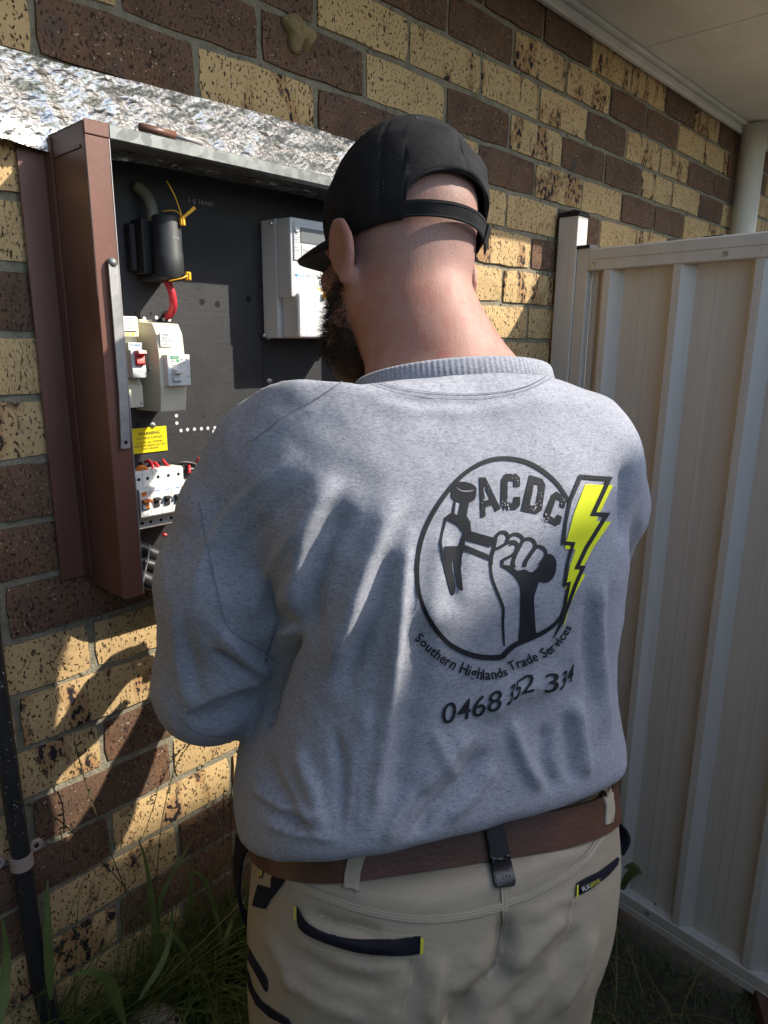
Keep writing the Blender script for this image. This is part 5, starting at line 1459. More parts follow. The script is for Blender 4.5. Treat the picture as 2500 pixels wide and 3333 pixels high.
# lettering round the emblem and the telephone number
def glyph(ch, bl, br_, h, bold, lean=None):
    V, F = text_data(ch, bold)
    if len(V) == 0: return None
    mn, mx = V.min(0), V.max(0)
    bl = np.array(bl, float); br_ = np.array(br_, float); e = br_-bl; up_ = np.array([e[1], -e[0]]); up_ /= np.linalg.norm(up_)
    up_ = up_*h if lean is None else np.array([lean, -h])
    u = (V[:, 0]-mn[0])/max(mx[0]-mn[0], 1e-6); v = V[:, 1]/.70
    return [tuple(bl+e*a+up_*b) for a, b in zip(u, v)], F
def string_on(txt, base, hs_, bold, tr_=1.0):
    """letters set along a base line; spacing follows the glyph widths"""
    W = []
    for ch in txt:
        V, F = text_data(ch, bold) if ch != ' ' else (np.zeros((0, 3)), [])
        W.append((V[:, 0].max()-V[:, 0].min()) if len(V) else .28)
    gap = .085
    tot = sum(W)+gap*(len(W)-1)
    B_ = np.array(base, float); seg = np.linalg.norm(np.diff(B_, axis=0), axis=1); cum = np.concatenate([[0], np.cumsum(seg)])
    def at(s): return np.array([np.interp(s*cum[-1], cum, B_[:, 0]), np.interp(s*cum[-1], cum, B_[:, 1])])
    x = 0; Vs, Fs = [], []
    for ch, w_ in zip(txt, W):
        if ch != ' ':
            a, b = at(x/tot), at((x+w_)/tot)
            g_ = glyph(ch, a, b, np.interp(x/tot, np.linspace(0, 1, len(hs_)), hs_), bold)
            if g_:
                k = len(Vs); Vs += g_[0]; Fs += [[k+i for i in f] for f in g_[1]]
        x += w_+gap
    return Vs, Fs
t1 = string_on('Southern Highlands', z5([(108, 1392), (150, 1432), (235, 1512), (330, 1583), (430, 1635), (520, 1668), (600, 1685), (690, 1680), (782, 1650)]), [20, 20, 22, 24, 24, 22, 17], .018)
t2 = string_on('Trade Services', z5([(797, 1622), (850, 1600), (900, 1588), (980, 1550), (1050, 1525), (1110, 1485), (1170, 1425), (1210, 1360), (1238, 1310)]), [20, 21, 21, 20, 18, 15], .018)
lay('trade_name', None, SBV, BK, shirt_o, .0009, grid=5.0, tri=t1); lay('trade_name', None, SBV, BK, shirt_o, .0009, grid=5.0, tri=t2)
Vs, Fs = [], []
for ch, bl, br_, h, ln, bd in (('0', (300, 2008), (402, 1985), 152, 4, .004), ('4', (413, 1985), (508, 1962), 150, 4, .004), ('6', (520, 1960), (617, 1935), 150, 4, .004), ('8', (630, 1925), (730, 1898), 148, 4, .004),
                           ('3', (774, 1874), (810, 1840), 142, 8, .012), ('5', (820, 1836), (866, 1800), 138, 6, .008), ('2', (872, 1792), (968, 1768), 136, 3, .006), ('3', (1040, 1780), (1142, 1762), 134, 2, .004), ('3', (1152, 1764), (1190, 1732), 130, 6, .012), ('4', (1198, 1722), (1242, 1690), 128, 6, .012)):
    a, b = z5([bl, br_])
    g_ = glyph(ch, a, b, h/2.212*.6636, bd, ln); k = len(Vs); Vs += g_[0]; Fs += [[k+i for i in f] for f in g_[1]]
lay('telephone_number', None, SBV, BK, shirt_o, .0011, grid=5.0, tri=(Vs, Fs))

# ---- collar
V, F = collar(-.015, .013, .1205, .0965, .0025, .0)
col_o = mk('collar', V, F, MT['shirt'], shirt_o, True)
# seams of the shirt: twin stitched ridges
def seam(name, pts, w, m, bvh, parent, off=.0012, n=60):
    P = smooth2(pts, n)
    return lay(name, stroke(P, w), bvh, m, parent, off)
SM = MT['seamc']
seam('armhole_seam', [(432, 1085), (446, 1170), (466, 1259), (494, 1355), (559, 1399), (602, 1432)], 1.6, SM, SBV, shirt_o)
seam('sleeve_hem_stitch', [(385, 1545), (412, 1572), (445, 1588), (480, 1590), (520, 1582)], 1.2, SM, SBV, shirt_o)
seam('shoulder_seam', [(760, 812), (690, 858), (610, 905), (545, 955)], 1.8, SM, SBV, shirt_o)
seam('collar_seam', [(778, 812), (850, 836), (940, 850), (1040, 852), (1130, 838), (1195, 806)], 1.6, SM, SBV, shirt_o)
seam('collar_seam', [(784, 822), (850, 843), (940, 857), (1040, 859), (1130, 845), (1190, 818)], 1.0, SM, SBV, shirt_o)

# ---- cap
def cap_pt(th, ph, ex, extra=0.0):
    """th: around (0 = front), ph: elevation on the crown ellipsoid"""
    a, b, c = SK_R[0]+ex, SK_R[1]+ex, SK_R[2]+ex+.010
    fr = max(0, math.cos(th))
    b2 = b+.006*fr
    p = np.array([a*math.sin(th)*math.cos(ph), b2*math.cos(th)*math.cos(ph), c*math.sin(ph)])
    return np.array(SK_C)+np.array([0, -.001, .002])+p*(1+extra)
def zb(th):
    """lower edge of the crown (head z) around the head"""
    cth = math.cos(th)
    return -0.002+0.034*max(0, cth)+0.004*max(0, -cth)
OPEN = 0.78
def edge_ph(th):
    c = SK_R[2]+.008+.010
    z = zb(th)
    d = abs(((th-math.pi)+math.pi) % (2*math.pi)-math.pi)
    if d < OPEN: z = zb(math.pi)+.014+.038*max(0, 1-(d/OPEN)**2.6)**.5
    return math.asin(max(-.9, min(.99, (z-SK_C[2]-.002)/c)))
NTH, NPH = 160, 30
V = []
for i in range(NTH):
    th = 2*math.pi*i/NTH; p0 = edge_ph(th)
    for j in range(NPH):
        ph = p0+(math.pi/2-p0)*(j/(NPH-1)); 
        seam_ = min(abs(((th-k*math.pi/3+math.pi) % (2*math.pi))-math.pi) for k in range(6))
        e = .008-.0016*math.exp(-(seam_/.022)**2)*min(1, (math.pi/2-ph)/.3)
        # soft creases in the cloth above the band
        e += .0034*math.sin(4.3*th+9*ph)*math.sin(5*ph+2*th)*math.exp(-((ph-.25)/.35)**2)
        e += .0032*math.exp(-((ph-.42-.25*math.sin(th*2.2))/.07)**2)*max(0, -math.cos(th+.5))
        V.append(HW(cap_pt(th, ph, e)))
F = quadgrid(NTH, NPH, True)
cap_o = mk('cap', V, F, MT['capc'], man, True)
sm = cap_o.modifiers.new('solid', 'SOLIDIFY'); sm.thickness = .0024; sm.offset = -1
# strap across the opening, with its free tail
V, F = [], []
ths = np.linspace(math.pi-OPEN-.10, math.pi+OPEN+.06, 30)
rows = []
for k, th in enumerate(ths):
    r_ = []
    for zz in (zb(math.pi)+.001, zb(math.pi)+.017):
        ph = math.asin(max(-.9, min(.9, (zz-SK_C[2]-.002)/(SK_R[2]+.018))))
        for ex in (.0085, .0112): r_.append(HW(cap_pt(th, ph, ex+.0015*math.sin(math.pi*k/29))))
    rows.append(r_)
def band(rows):
    V = [p for r in rows for p in r]; F = []
    for i in range(len(rows)-1):
        for a, b in ((0, 1), (1, 3), (3, 2), (2, 0)): F.append([4*i+a, 4*i+b, 4*i+4+b, 4*i+4+a])
    F += [[0, 1, 3, 2], [4*(len(rows)-1)+q for q in (2, 3, 1, 0)]]
    return V, F
V, F = band(rows); mk('strap', V, F, MT['capc'], cap_o, 'auto')
rows = []
e0 = math.pi-OPEN+.16
for k in range(7):
    th = e0-k*.05; r_ = []
    for zz in (zb(math.pi)-.001, zb(math.pi)+.0175):
        ph = math.asin(max(-.9, min(.9, (zz-SK_C[2]-.002)/(SK_R[2]+.018))))
        for ex in (.0118+.0006*k, .0142+.0006*k): r_.append(HW(cap_pt(th, ph, ex)))
    rows.append(r_)
V, F = band(rows); mk('strap_tail', V, F, MT['capc'], cap_o, 'auto')
# visor
V = []
nu, nv = 41, 12
for i in range(nu):
    th = -1.28+2.56*i/(nu-1)
    p0 = cap_pt(th, edge_ph(th), .008)
    ext = .082*max(0, math.cos(th*1.22))**.42
    for j in range(nv):
        t = j/(nv-1)
        x = p0[0]*(1+.10*t); y = p0[1]+ext*t
        z = p0[2]+.002+.010*t-.016*(x/.085)**2*t*.9-.006*t*t
        V.append(HW((x, y, z)))
vis = mk('visor', V, quadgrid(nu, nv), MT['capc'], cap_o, True)
sm = vis.modifiers.new('solid', 'SOLIDIFY'); sm.thickness = .004; sm.offset = -1
V, F = lathe_data([(.008, -.001), (.0085, .002), (.006, .0045), (0, .005)], HW(cap_pt(0, math.pi/2, .008)), HM[2], 16)
mk('top_button', V, F, MT['capc'], cap_o, True)
for k in range(6):
    th = math.pi/6+k*math.pi/3; c = np.array(HW(cap_pt(th, .80, .0083))); nrm = c-np.array(HW(SK_C)); nrm /= np.linalg.norm(nrm)
    V, F = lathe_data([(.0062, -.001), (.0062, .0014), (.0046, .0026), (.0026, .0016), (.0018, -.001)], c, nrm, 16)
    ey = mk('eyelet', V, F, MT['thread'], cap_o, True)
sts = []
for k in range(6):
    for o_ in (-.035, .035):
        th = k*math.pi/3+o_; ph0 = edge_ph(th)+.05
        n_ = 46
        for q in range(n_):
            a_, b_ = ph0+(1.42-ph0)*q/n_, ph0+(1.42-ph0)*(q+.6)/n_
            sts.append(tube_data([Vector(HW(cap_pt(th, a_, .0086))), Vector(HW(cap_pt(th, b_, .0086)))], .0004, 4))
V, F = merge_data(sts); tag(mk('panel_stitching', V, F, MT['thread'], cap_o), kind='stuff')
sts = []
for zf in (.0028, .0150):
    for q in range(70):
        th_ = math.pi-OPEN+2*OPEN*q/70; zz = zb(math.pi)+zf; ph = math.asin((zz-SK_C[2]-.002)/(SK_R[2]+.018))
        ex = .0116+.0015*math.sin(math.pi*q/70)
        sts.append(tube_data([Vector(HW(cap_pt(th_, ph, ex))), Vector(HW(cap_pt(th_+.014, ph, ex)))], .0004, 4))
V, F = merge_data(sts); tag(mk('strap_stitching', V, F, MT['thread'], cap_o), kind='stuff')
# stitched edge round the opening
V = []
tt = np.linspace(math.pi-OPEN+.004, math.pi+OPEN-.004, 60)
pth = [HW(cap_pt(t, edge_ph(t)+.004, .0080)) for t in tt]
V, F = tube_data(pth, .0022, 8); mk('opening_binding', V, F, MT['capc'], cap_o, True)

# ---- beard: strands grown from the jaw, and eyes
rsb = np.random.RandomState(4)
h = Bh
jaw = (h[:, 2] < -.030+.35*(h[:, 1]-.03)) & (h[:, 2] > -.150) & (h[:, 1] > .016-.25*(h[:, 2]+.06)) & (np.abs(h[:, 0]) < .085) & (h[:, 1] < .14)
lips = (np.abs(h[:, 0]) < .026) & (np.abs(h[:, 2]+.067) < .012) & (h[:, 1] > .09)
side = (h[:, 2] > -.05) & (h[:, 2] < .022) & (h[:, 1] > .028) & (h[:, 1] < .052) & (np.abs(h[:, 0]) > .05)
idx = np.where((jaw & ~lips) | side)[0]
BN = vnormals(BV, BF)
V, F = [], []
pick = rsb.choice(idx, 12000, replace=True)
dnw = -HM[2]*.8+HM[1]*.2
for i in pick:
    hh = h[i]; short = hh[2] > -.035
    ln = rsb.uniform(.003, .006) if short else rsb.uniform(.008, .019)*(1.0 if hh[2] < -.05 else .7)
    p = BV[i]+rsb.normal(0, .0018, 3); d = BN[i]*.75+dnw*rsb.uniform(.3, 1.0)+rsb.normal(0, .28, 3); d /= np.linalg.norm(d)
    s = np.cross(d, rsb.normal(0, 1, 3)); s /= np.linalg.norm(s); wd = .00035
    cur = rsb.normal(0, .35, 3)
    b = len(V); q = p
    for k in range(4):
        t = k/3; w_ = wd*(1-.8*t)
        V.append(q-s*w_); V.append(q+s*w_); q = q+d*ln/3; d = d+cur*.5; d /= np.linalg.norm(d)
    for k in range(3): F.append([b+2*k, b+2*k+1, b+2*k+3, b+2*k+2])
bd = mk('beard', V, F, MT['hair'], man); tag(bd, kind='stuff')
G = Grid((-.11, -.02, -.16), (.11, .14, .0), .005)
d = s_ell(G, (0, .045, -.075), (.064, .060, .060)); d = smin(d, s_ell(G, (0, .088, -.112), (.046, .038, .040)), .03)
d = smax(d, (G.Z+.046)-.42*(G.Y-.03), .012); d = smax(d, .012-.28*(G.Z+.06)-G.Y, .012)
d = smax(d, -s_ell(G, (0, .13, -.066), (.028, .035, .011)), .006)
G.d = d.astype(f32); V, F = surface_net(G); V = relax(V, F, 3, .5)
V = V+vnormals(V, F)*(.0045*smooth_noise(V, 190, 6))[:, None]
mk_np('beard_mass', HS*V @ HM+Hc, F, MT['hair'], man)
for s in (-1, 1):
    bm = bmesh.new(); bmesh.ops.create_uvsphere(bm, u_segments=16, v_segments=10, radius=.0115)
    c = HW((s*.031, .0865, .004))
    for v in bm.verts: v.co = v.co+Vector(c)
    e = bm_out('eye', bm, MT['eye'], man, True)
    V, F = lathe_data([(.0052, 0), (.004, .0006), (0, .0008)], np.array(c)+HM[1]*.0110, HM[1], 12); mk('iris', V, F, MT['hole'], e)

# ---- belt: a band round the trousers, found by casting on the cloth
def belt_loop_height(th): pass
cB = np.array(VP(938, 1850, .885))
ra, rb2, rc = (np.array(VP(612, 1828, .86)), np.array(VP(800, 1892, .725)), np.array(VP(1292, 1752, .90)))
bn = np.cross(rb2-ra, rc-ra); bn /= np.linalg.norm(bn)
if bn[2] < 0: bn = -bn
cB = cB-bn*((cB-ra) @ bn)                       # centre on the plane of the lower edge
e1 = np.cross(bn, [0, 1.0, 0]); e1 /= np.linalg.norm(e1); e2 = np.cross(bn, e1)
def belt_rows(h0, h1, t0, t1, n=120):
    rows = []
    for k in range(n+1):
        a = 2*math.pi*k/n; d = e1*math.cos(a)+e2*math.sin(a); r_ = []
        rad = []
        for hh in (h0, (h0+h1)/2, h1):
            o = cB+bn*hh
            hit = PBV.ray_cast(Vector(o+d*.5), Vector(-d))
            rad.append((np.array(hit[0])-o) @ d if hit[0] is not None else .2)
        r0 = max(rad)
        rows.append((d, r0))
    R_ = np.array([r for _, r in rows]); R_[-1] = R_[0]
    for _ in range(3): R_ = np.concatenate([[(R_[-2]+R_[0]*2+R_[1])/4], (R_[:-2]+2*R_[1:-1]+R_[2:])/4, [(R_[-2]+R_[0]*2+R_[1])/4]])
    out = []
    for (d, _), r in zip(rows, R_):
        out.append([cB+bn*hh+d*(r+tt_) for hh in (h0, h1) for tt_ in (t0, t1)])
    return out
V, F = band(belt_rows(.000, .040, .0010, .0052)); belt = mk('belt', V, F, MT['leather'], man, 'auto')
# waistband top edge showing above the belt
V, F = band(belt_rows(.036, .060, -.002, .0015)); mk('waistband', V, F, MT['khaki2'], pants_o, 'auto')
CB_BV = BVHTree.FromPolygons([tuple(v) for v in PV]+[tuple(np.array(worigin(belt))+np.array(v.co)) for v in belt.data.vertices],
                             PF.tolist()+[[len(PV)+i for i in p.vertices] for p in belt.data.polygons])
# belt loops: straps that stand over the belt
def loop(name, quad, m, parent, th=.0035, off=.002):
    return lay(name, [quad], CB_BV, m, parent, off, th, 7.0)
loop('belt_loop', [(762, 1822), (792, 1826), (788, 1850), (778, 1884), (776, 1925), (742, 1918), (744, 1885), (752, 1852)], MT['khaki2'], pants_o)
loop('belt_loop', [(1285, 1672), (1310, 1686), (1322, 1715), (1326, 1750), (1322, 1776), (1306, 1782), (1308, 1745), (1300, 1712), (1278, 1690)], MT['khaki2'], pants_o)
bl = loop('leather_loop', [(1043, 1770), (1080, 1760), (1088, 1790), (1111, 1900), (1108, 1912), (1070, 1916), (1066, 1905)], MT['bleather'], pants_o, .004, .0035)
LB = BVHTree.FromPolygons([tuple(np.array(worigin(bl))+np.array(v.co)) for v in bl.data.vertices], [list(p.vertices) for p in bl.data.polygons])
emb = mat('embossed_leather', (0.035, 0.033, 0.034), 0.3)
Vs, Fs = [], []
pa, pb = np.array((1062, 1776)), np.array((1098, 1900))
txt = 'FLX&MOVE'
for q, ch in enumerate(txt):
    a = pa+(pb-pa)*(q+.08)/len(txt); b = pa+(pb-pa)*(q+.82)/len(txt)
    g_ = glyph(ch, a, b, 16, .0); k = len(Vs)
    e = (pb-pa)/np.linalg.norm(pb-pa); nn = np.array([e[1], -e[0]])
    Vs += [tuple(np.array(p)-nn*8) for p in g_[0]]; Fs += [[k+i for i in f] for f in g_[1]]
lay('embossed_lettering', None, LB, emb, bl, .0006, tri=(Vs, Fs))
lay('loop_border', stroke([(1050, 1774), (1076, 1767), (1083, 1795), (1103, 1898), (1074, 1905), (1050, 1774)], 1.6), LB, emb, bl, .0006)
# pockets
def pz(p): return [((750+x/2.212)*.6636, (2450+y/2.212)*.6636) for x, y in p]      # left lower zoom
def qz(p): return [((1450+x/2.505)*.6636, (2450+y/2.505)*.6636) for x, y in p]    # right lower zoom
lay('pocket_welt', [smooth2(pz([(486, 1102), (520, 1175), (575, 1240), (680, 1295), (800, 1330), (950, 1345), (1120, 1340), (1260, 1330), (1370, 1318)]), 40)+smooth2(pz([(1365, 1442), (1250, 1455), (1080, 1452), (900, 1430), (740, 1385), (600, 1330), (530, 1290), (490, 1230), (486, 1102)]), 40)[:-1]], PBV, MT['navy'], pants_o, .0016, .0012)
lay('pocket_tab', [pz([(1368, 1318), (1390, 1325), (1384, 1440), (1364, 1442)])], PBV, MT['hiv'], pants_o, .0030)
lay('pocket_tab', [pz([(472, 1102), (486, 1102), (484, 1195), (470, 1205)])], PBV, MT['hiv'], pants_o, .0030)
rw = lay('pocket_welt', [qz([(1068, 1060), (1110, 1035), (1250, 965), (1340, 900), (1400, 850), (1408, 870), (1395, 915), (1330, 990), (1240, 1065), (1160, 1120), (1060, 1170)])], PBV, MT['navy'], pants_o, .0016, .0012)
tg = lay('woven_tag', [qz([(1090, 1075), (1248, 1005), (1250, 1045), (1095, 1130)])], PBV, MT['ink'], pants_o, .0034)
g1 = string_on('FLX', qz([(1100, 1122), (1160, 1092)]), [9, 9], 0.0); g2 = string_on('&MOVE', qz([(1165, 1090), (1240, 1048)]), [9, 9], 0.0)
lay('tag_lettering', None, PBV, MT['labelw'], pants_o, .0040, tri=g1); lay('tag_lettering', None, PBV, MT['hiv'], pants_o, .0040, tri=g2)
lay('pocket_tab', [qz([(1055, 1075), (1068, 1066), (1064, 1165), (1052, 1185)])], PBV, MT['hiv'], pants_o, .0030)
# triple stitched yoke seam, seat seam and pocket seams
def dashes(pts, w, n, gap=.45):
    P = np.array(smooth2(pts, n*4)); out = []
    seg = np.linalg.norm(np.diff(P, axis=0), axis=1); cum = np.concatenate([[0], np.cumsum(seg)])
    s_ = 0; step = 5.2
    def at(s): return (np.interp(s, cum, P[:, 0]), np.interp(s, cum, P[:, 1]))
    while s_+step*gap < cum[-1]:
        out += stroke([at(s_), at(s_+step*(1-gap*.5))], w); s_ += step
    return out
yL = [(575, 1868), (640, 1905), (720, 1938), (800, 1962), (900, 1978), (1000, 1972), (1085, 1952)]
yR = [(1092, 1950), (1150, 1930), (1220, 1892), (1270, 1850), (1305, 1800), (1318, 1770)]
lay('yoke_seam', stroke(smooth2([(x, y+4) for x, y in yL], 40), 17), PBV, MT['khaki2'], pants_o, .0010)
lay('yoke_seam', stroke(smooth2([(x, y-2) for x, y in yR], 40), 17), PBV, MT['khaki2'], pants_o, .0010)
ds = []
for o_ in (-5, 1, 8): ds += dashes([(x, y+4+o_) for x, y in yL], 1.5, 30)+dashes([(x-.5*o_, y-2+o_) for x, y in yR], 1.5, 30)
tag(lay('stitching', ds, PBV, MT['stitch'], pants_o, .0017), kind='stuff')
lay('seat_seam', stroke(smooth2([(1087, 1912), (1090, 1950), (1090, 2010), (1078, 2075), (1050, 2115)], 30), 13), PBV, MT['khaki2'], pants_o, .0010)
ds = dashes([(1082, 1918), (1085, 1955), (1084, 2010), (1072, 2072)], 1.3, 20)+dashes([(1091, 1918), (1094, 1955), (1093, 2010), (1082, 2072)], 1.3, 20)
ds += dashes(pz([(486, 1300), (600, 1385), (740, 1430), (900, 1460), (1080, 1475), (1380, 1460)]), 1.3, 20)+dashes(pz([(500, 1105), (640, 1165), (800, 1215), (1000, 1275), (1200, 1305), (1370, 1308)]), 1.3, 20)
ds += dashes(pz([(1330, 1460), (1300, 1600), (1280, 1720), (1250, 1850)]), 1.2, 20)+dashes(qz([(1030, 1190), (1010, 1300), (1000, 1400), (950, 1500)]), 1.2, 20)
tag(lay('stitching', ds, PBV, MT['stitch'], pants_o, .0017), kind='stuff')
# black trim on the left hip: torn patch, webbing loop, side pocket binding
lay('hip_patch', [pz([(335, 850), (412, 905), (290, 1060), (255, 1122), (165, 1100), (205, 950), (300, 975), (300, 905)])], PBV, MT['navy'], pants_o, .002, .0014)
lay('side_print', [pz([(258, 690), (270, 700), (262, 790), (228, 905), (218, 900), (235, 800)])], PBV, MT['hole'], pants_o, .0018)
lay('side_print', [pz([(240, 800), (252, 800), (236, 885), (226, 885)])], PBV, MT['hiv'], pants_o, .0024)
lay('side_binding', [pz([(128, 1380), (150, 1430), (190, 1500), (255, 1600), (272, 1640), (268, 1720), (250, 1700), (190, 1590), (140, 1500), (120, 1440)])], PBV, MT['navy'], pants_o, .0018, .0012)
lay('side_binding', [pz([(128, 1560), (165, 1690), (230, 1790), (330, 1860), (420, 1915), (440, 1950), (390, 1950), (290, 1900), (190, 1810), (140, 1700), (120, 1600)])], PBV, MT['navy'], pants_o, .0018, .0012)
wb = [(548, 1790, .865), (520, 1830, .87), (512, 1900, .875), (520, 1960, .872), (545, 2005, .868)]
P = [VP(*p) for p in wb]
V = []
P = catmull(P, 24)
for p in P:
    for q in (-1, 1):
        for r_ in (-.0016, .0016):
            V.append(np.array(p)+MF*q*.019+MR*r_)
F = []
for i in range(len(P)-1):
    for a, b in ((0, 1), (1, 3), (3, 2), (2, 0)): F.append([4*i+a, 4*i+b, 4*i+4+b, 4*i+4+a])
mk('webbing_loop', V, F, MT['navy'], pants_o, 'auto')
P = catmull([VP(1334, 1835, .93), VP(1346, 1812, .935), VP(1345, 1790, .94), VP(1326, 1765, .94)], 16)
V = []
for p in P:
    for q in (-1, 1):
        for r_ in (-.0016, .0016): V.append(np.array(p)+MF*q*.012+np.array(up)*0+MR*r_)
F = []
for i in range(len(P)-1):
    for a, b in ((0, 1), (1, 3), (3, 2), (2, 0)): F.append([4*i+a, 4*i+b, 4*i+4+b, 4*i+4+a])
mk('webbing_loop', V, F, MT['navy'], pants_o, 'auto')

# ------------------------------------------------------------------ grass
rg = np.random.RandomState(12)
def blades(spec):
    """spec rows: x, y, height, lean direction angle, bend, width"""
    V, F = [], []
    for x, y, hgt, az, bend, wd in spec:
        z0 = ground_z(x, y)-.01; n = 5; b = len(V)
        dx, dy = math.cos(az), math.sin(az); sx, sy = -dy, dx
        for k in range(n):
            t = k/(n-1); off = bend*hgt*t*t; zz = hgt*(t-.35*bend*t**3)
            w_ = wd*(1-t**1.6)*.5+.0002
            V.append((x+dx*off-sx*w_, y+dy*off-sy*w_, z0+zz)); V.append((x+dx*off+sx*w_, y+dy*off+sy*w_, z0+zz+.0))
        for k in range(n-1): F.append([b+2*k, b+2*k+1, b+2*k+3, b+2*k+2])
    return V, F
sp = []
for _ in range(17000):
    x, y = rg.uniform(-.6, 1.16), rg.uniform(-1.15, -.0)
    if x > 1.04-.05*rg.rand(): continue
    sp.append((x, y, rg.uniform(.02, .06), rg.uniform(0, 6.28), rg.uniform(.2, 1.1), rg.uniform(.0018, .004)))
V, F = blades(sp); tag(mk('lawn_grass', V, F, MT['grass']), 'short dark green lawn grass covering the passage floor', 'grass', kind='stuff')
sp = []
for _ in range(11500):
    x = rg.uniform(-.55, .35); y = -abs(rg.normal(0, .11))-.012
    if y < -.34: continue
    hh = (rg.uniform(.13, .36)+(.22*rg.rand() if rg.rand() < .12 else 0))*(1.0 if x < .2 else .7)
    sp.append((x, y, hh, rg.uniform(2.6, 6.8), rg.uniform(.1, 1.1), rg.uniform(.002, .0065)))
V, F = blades(sp); tag(mk('tall_grass', V, F, MT['grass']), 'tall green weedy grass growing along the foot of the brick wall', 'grass', kind='stuff')
sp = [(rg.uniform(-.5, .9), -abs(rg.normal(0, .25))-.02, rg.uniform(.06, .26), rg.uniform(0, 6.28), rg.uniform(.4, 1.3), rg.uniform(.0015, .003)) for _ in range(700)]
sp += [(rg.uniform(-.5, .25), -abs(rg.normal(0, .08))-.02, rg.uniform(.25, .55), rg.uniform(0, 6.28), rg.uniform(.1, .8), rg.uniform(.0010, .0018)) for _ in range(260)]
V, F = blades(sp); tag(mk('dry_grass', V, F, MT['grassd']), 'dry straw coloured grass strands among the green grass', 'grass', kind='stuff')
# broad single blades that stand out, and seed stalks against the wall
def blade(name, pts, wd, m, label, cat, grp):
    P = catmull(pts, 16); V, F = [], []
    for i, p in enumerate(P):
        t = i/16; d = (P[min(i+1, 16)]-P[max(i-1, 0)]).normalized(); s = d.cross((CAM-p).normalized()).normalized()
        w_ = wd*.5*(1-t**2.2)*min(1, .35+t*3)+.0002; n_ = s.cross(d)
        V += [p-s*w_, p+n_*w_*.3, p+s*w_]
    for i in range(16):
        b = 3*i; F += [[b, b+1, b+4, b+3], [b+1, b+2, b+5, b+4]]
    return tag(mk(name, V, F, m, None, True), label, cat, grp)
def pv(l): return [planeV(x, y, py) for x, y, py in l]
G1 = 'broad grass blades by the wall'
blade('grass_blade', pv([(350, 2100, -.06), (340, 1980, -.05), (365, 1900, -.04), (425, 1800, -.03)]), .011, MT['grass'], 'long grass blade leaning up right across lit bricks', 'grass blade', G1)
blade('grass_blade', pv([(340, 2090, -.06), (330, 1960, -.06), (315, 1860, -.05), (296, 1805, -.05)]), .009, MT['grass'], 'grass blade leaning up left beside the long one', 'grass blade', G1)
blade('grass_blade', pv([(110, 2160, -.08), (105, 2060, -.07), (102, 1960, -.06), (104, 1895, -.05)]), .014, MT['grass'], 'broad upright grass blade next to the black pipe', 'grass blade', G1)
blade('grass_blade', pv([(0, 2212, -.15), (8, 2140, -.13), (14, 2060, -.12), (4, 1980, -.12)]), .016, MT['grass'], 'dark grass blade at the bottom left corner', 'grass blade', G1)
blade('grass_blade', pv([(300, 2160, -.15), (350, 2080, -.14), (370, 2010, -.12), (372, 1945, -.12)]), .010, MT['grass'], 'grass blade rising in the middle of the weeds', 'grass blade', G1)
blade('grass_blade', pv([(420, 2140, -.12), (400, 2060, -.12), (370, 2020, -.12), (310, 2010, -.13)]), .010, MT['grass'], 'grass blade arching left above the cream cap', 'grass blade', G1)
blade('grass_blade', pv([(470, 2120, -.10), (475, 2020, -.09), (440, 1900, -.06), (395, 1880, -.05)]), .009, MT['grass'], 'bent grass blade near the man with drooping tip', 'grass blade', G1)
blade('grass_blade', pv([(415, 2000, -.08), (414, 1920, -.07), (414, 1860, -.06)]), .007, MT['grass'], 'slim upright grass blade between two arching ones', 'grass blade', G1)
blade('grass_blade', pv([(270, 2212, -.2), (240, 2130, -.2), (200, 2100, -.2), (150, 2110, -.2)]), .014, MT['grass'], 'wide grass blade bending left near bottom edge', 'grass blade', G1)
blade('grass_blade', pv([(480, 2110, -.12), (485, 2040, -.12), (500, 1990, -.11), (505, 1955, -.11)]), .008, MT['grass'], 'short pale grass blade close to the trouser leg', 'grass blade', G1)
gb = [(1250, 1890, 1.12), (1330, 1870, 1.13), (1430, 1875, 1.14), (1460, 1920, 1.14), (1468, 1975, 1.13)]
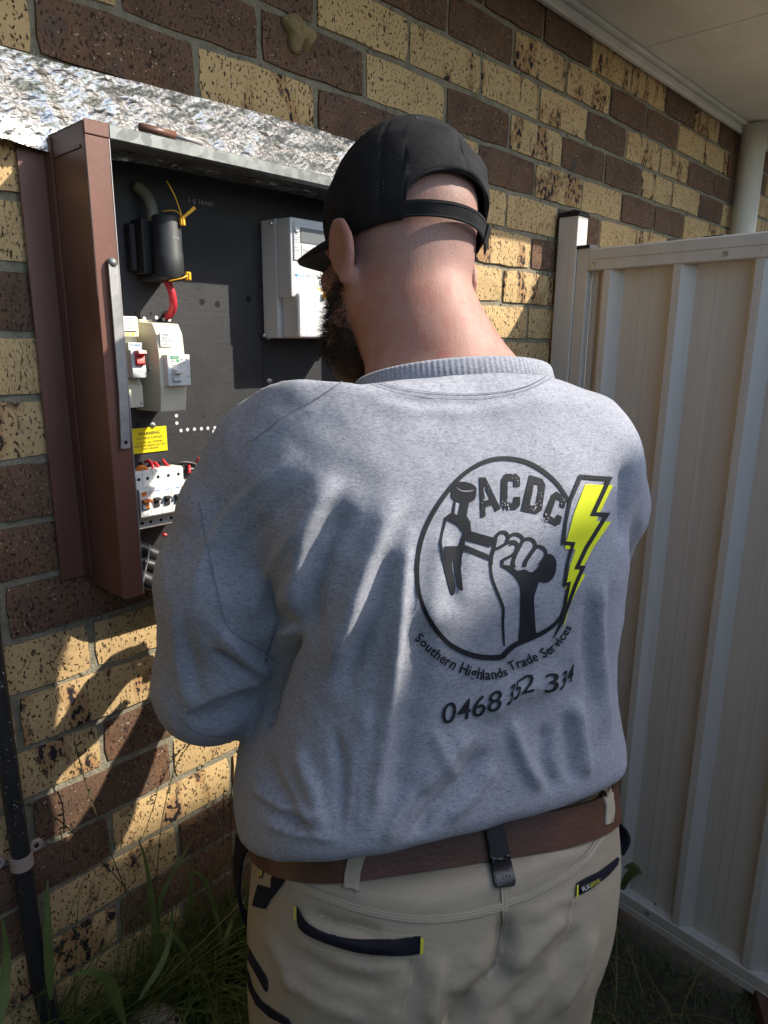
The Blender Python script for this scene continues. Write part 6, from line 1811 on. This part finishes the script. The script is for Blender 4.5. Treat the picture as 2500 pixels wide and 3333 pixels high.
blade('grass_blade', [VP(1330, 1950, 2.05), VP(1365, 1885, 2.0), VP(1430, 1872, 2.0), VP(1455, 1915, 2.0), VP(1466, 1985, 2.0)], .022, MT['grass'], 'long grass blade arching over the bottom rail of gate', 'grass blade', 'grass blades by the gate')
blade('grass_blade', [VP(1300, 1880, 2.05), VP(1370, 1870, 2.0), VP(1410, 1920, 1.98), VP(1418, 1990, 1.96)], .018, MT['grass'], 'second grass blade drooping in front of bottom rail', 'grass blade', 'grass blades by the gate')
def stalk(pts, seeds, label):
    P = catmull(pts, 30); lst = [tube_data(P, .0009, 5)]
    for k in range(seeds):
        i = 18+int(12*k/seeds); p = P[i]; s = 1 if k % 2 else -1
        q = p+Vector((rg.normal(0, .003)+s*.004, rg.normal(0, .002)-.002, .003+.004*rg.rand()))
        lst.append(tube_data([p, (p+q)/2, q], [.0006, .0016, .0003], 5))
    V, F = merge_data(lst)
    return tag(mk('seed_stalk', V, F, MT['stalk'], None, True), label, 'grass stalk', 'seed stalks by the wall')
stalk(pv([(335, 1990, -.06), (340, 1880, -.04), (352, 1760, -.02), (382, 1650, -.012), (425, 1590, -.012)]), 16, 'dark seed stalk rising to the right across lit bricks')
stalk(pv([(300, 2000, -.06), (262, 1900, -.05), (215, 1780, -.04), (185, 1690, -.03), (160, 1600, -.03)]), 12, 'thin seed stalk leaning left across the dark bricks')
stalk(pv([(375, 2060, -.06), (290, 1940, -.05), (190, 1830, -.05), (110, 1760, -.05), (30, 1730, -.05)]), 16, 'long thin seed stalk slanting down from the left')
stalk(pv([(490, 1960, -.05), (484, 1850, -.03), (482, 1760, -.02), (484, 1700, -.02)]), 10, 'green seed stalk beside the shirt hem')
stalk(pv([(505, 1950, -.05), (500, 1850, -.03), (498, 1760, -.02), (500, 1690, -.02)]), 10, 'green seed stalk closest to the shirt hem')
o = tube('straw', pv([(360, 2110, -.12), (430, 2040, -.12), (522, 1948, -.12)]), .0011, MT['grassd'], None, 5, 8); tag(o, 'pale straight straw leaning among the weeds', 'straw')

# ------------------------------------------------------------------ lift everything so that the yard lies at z = 0
for o in SC.objects:
    if o.parent is None: o.location.z += -GROUND
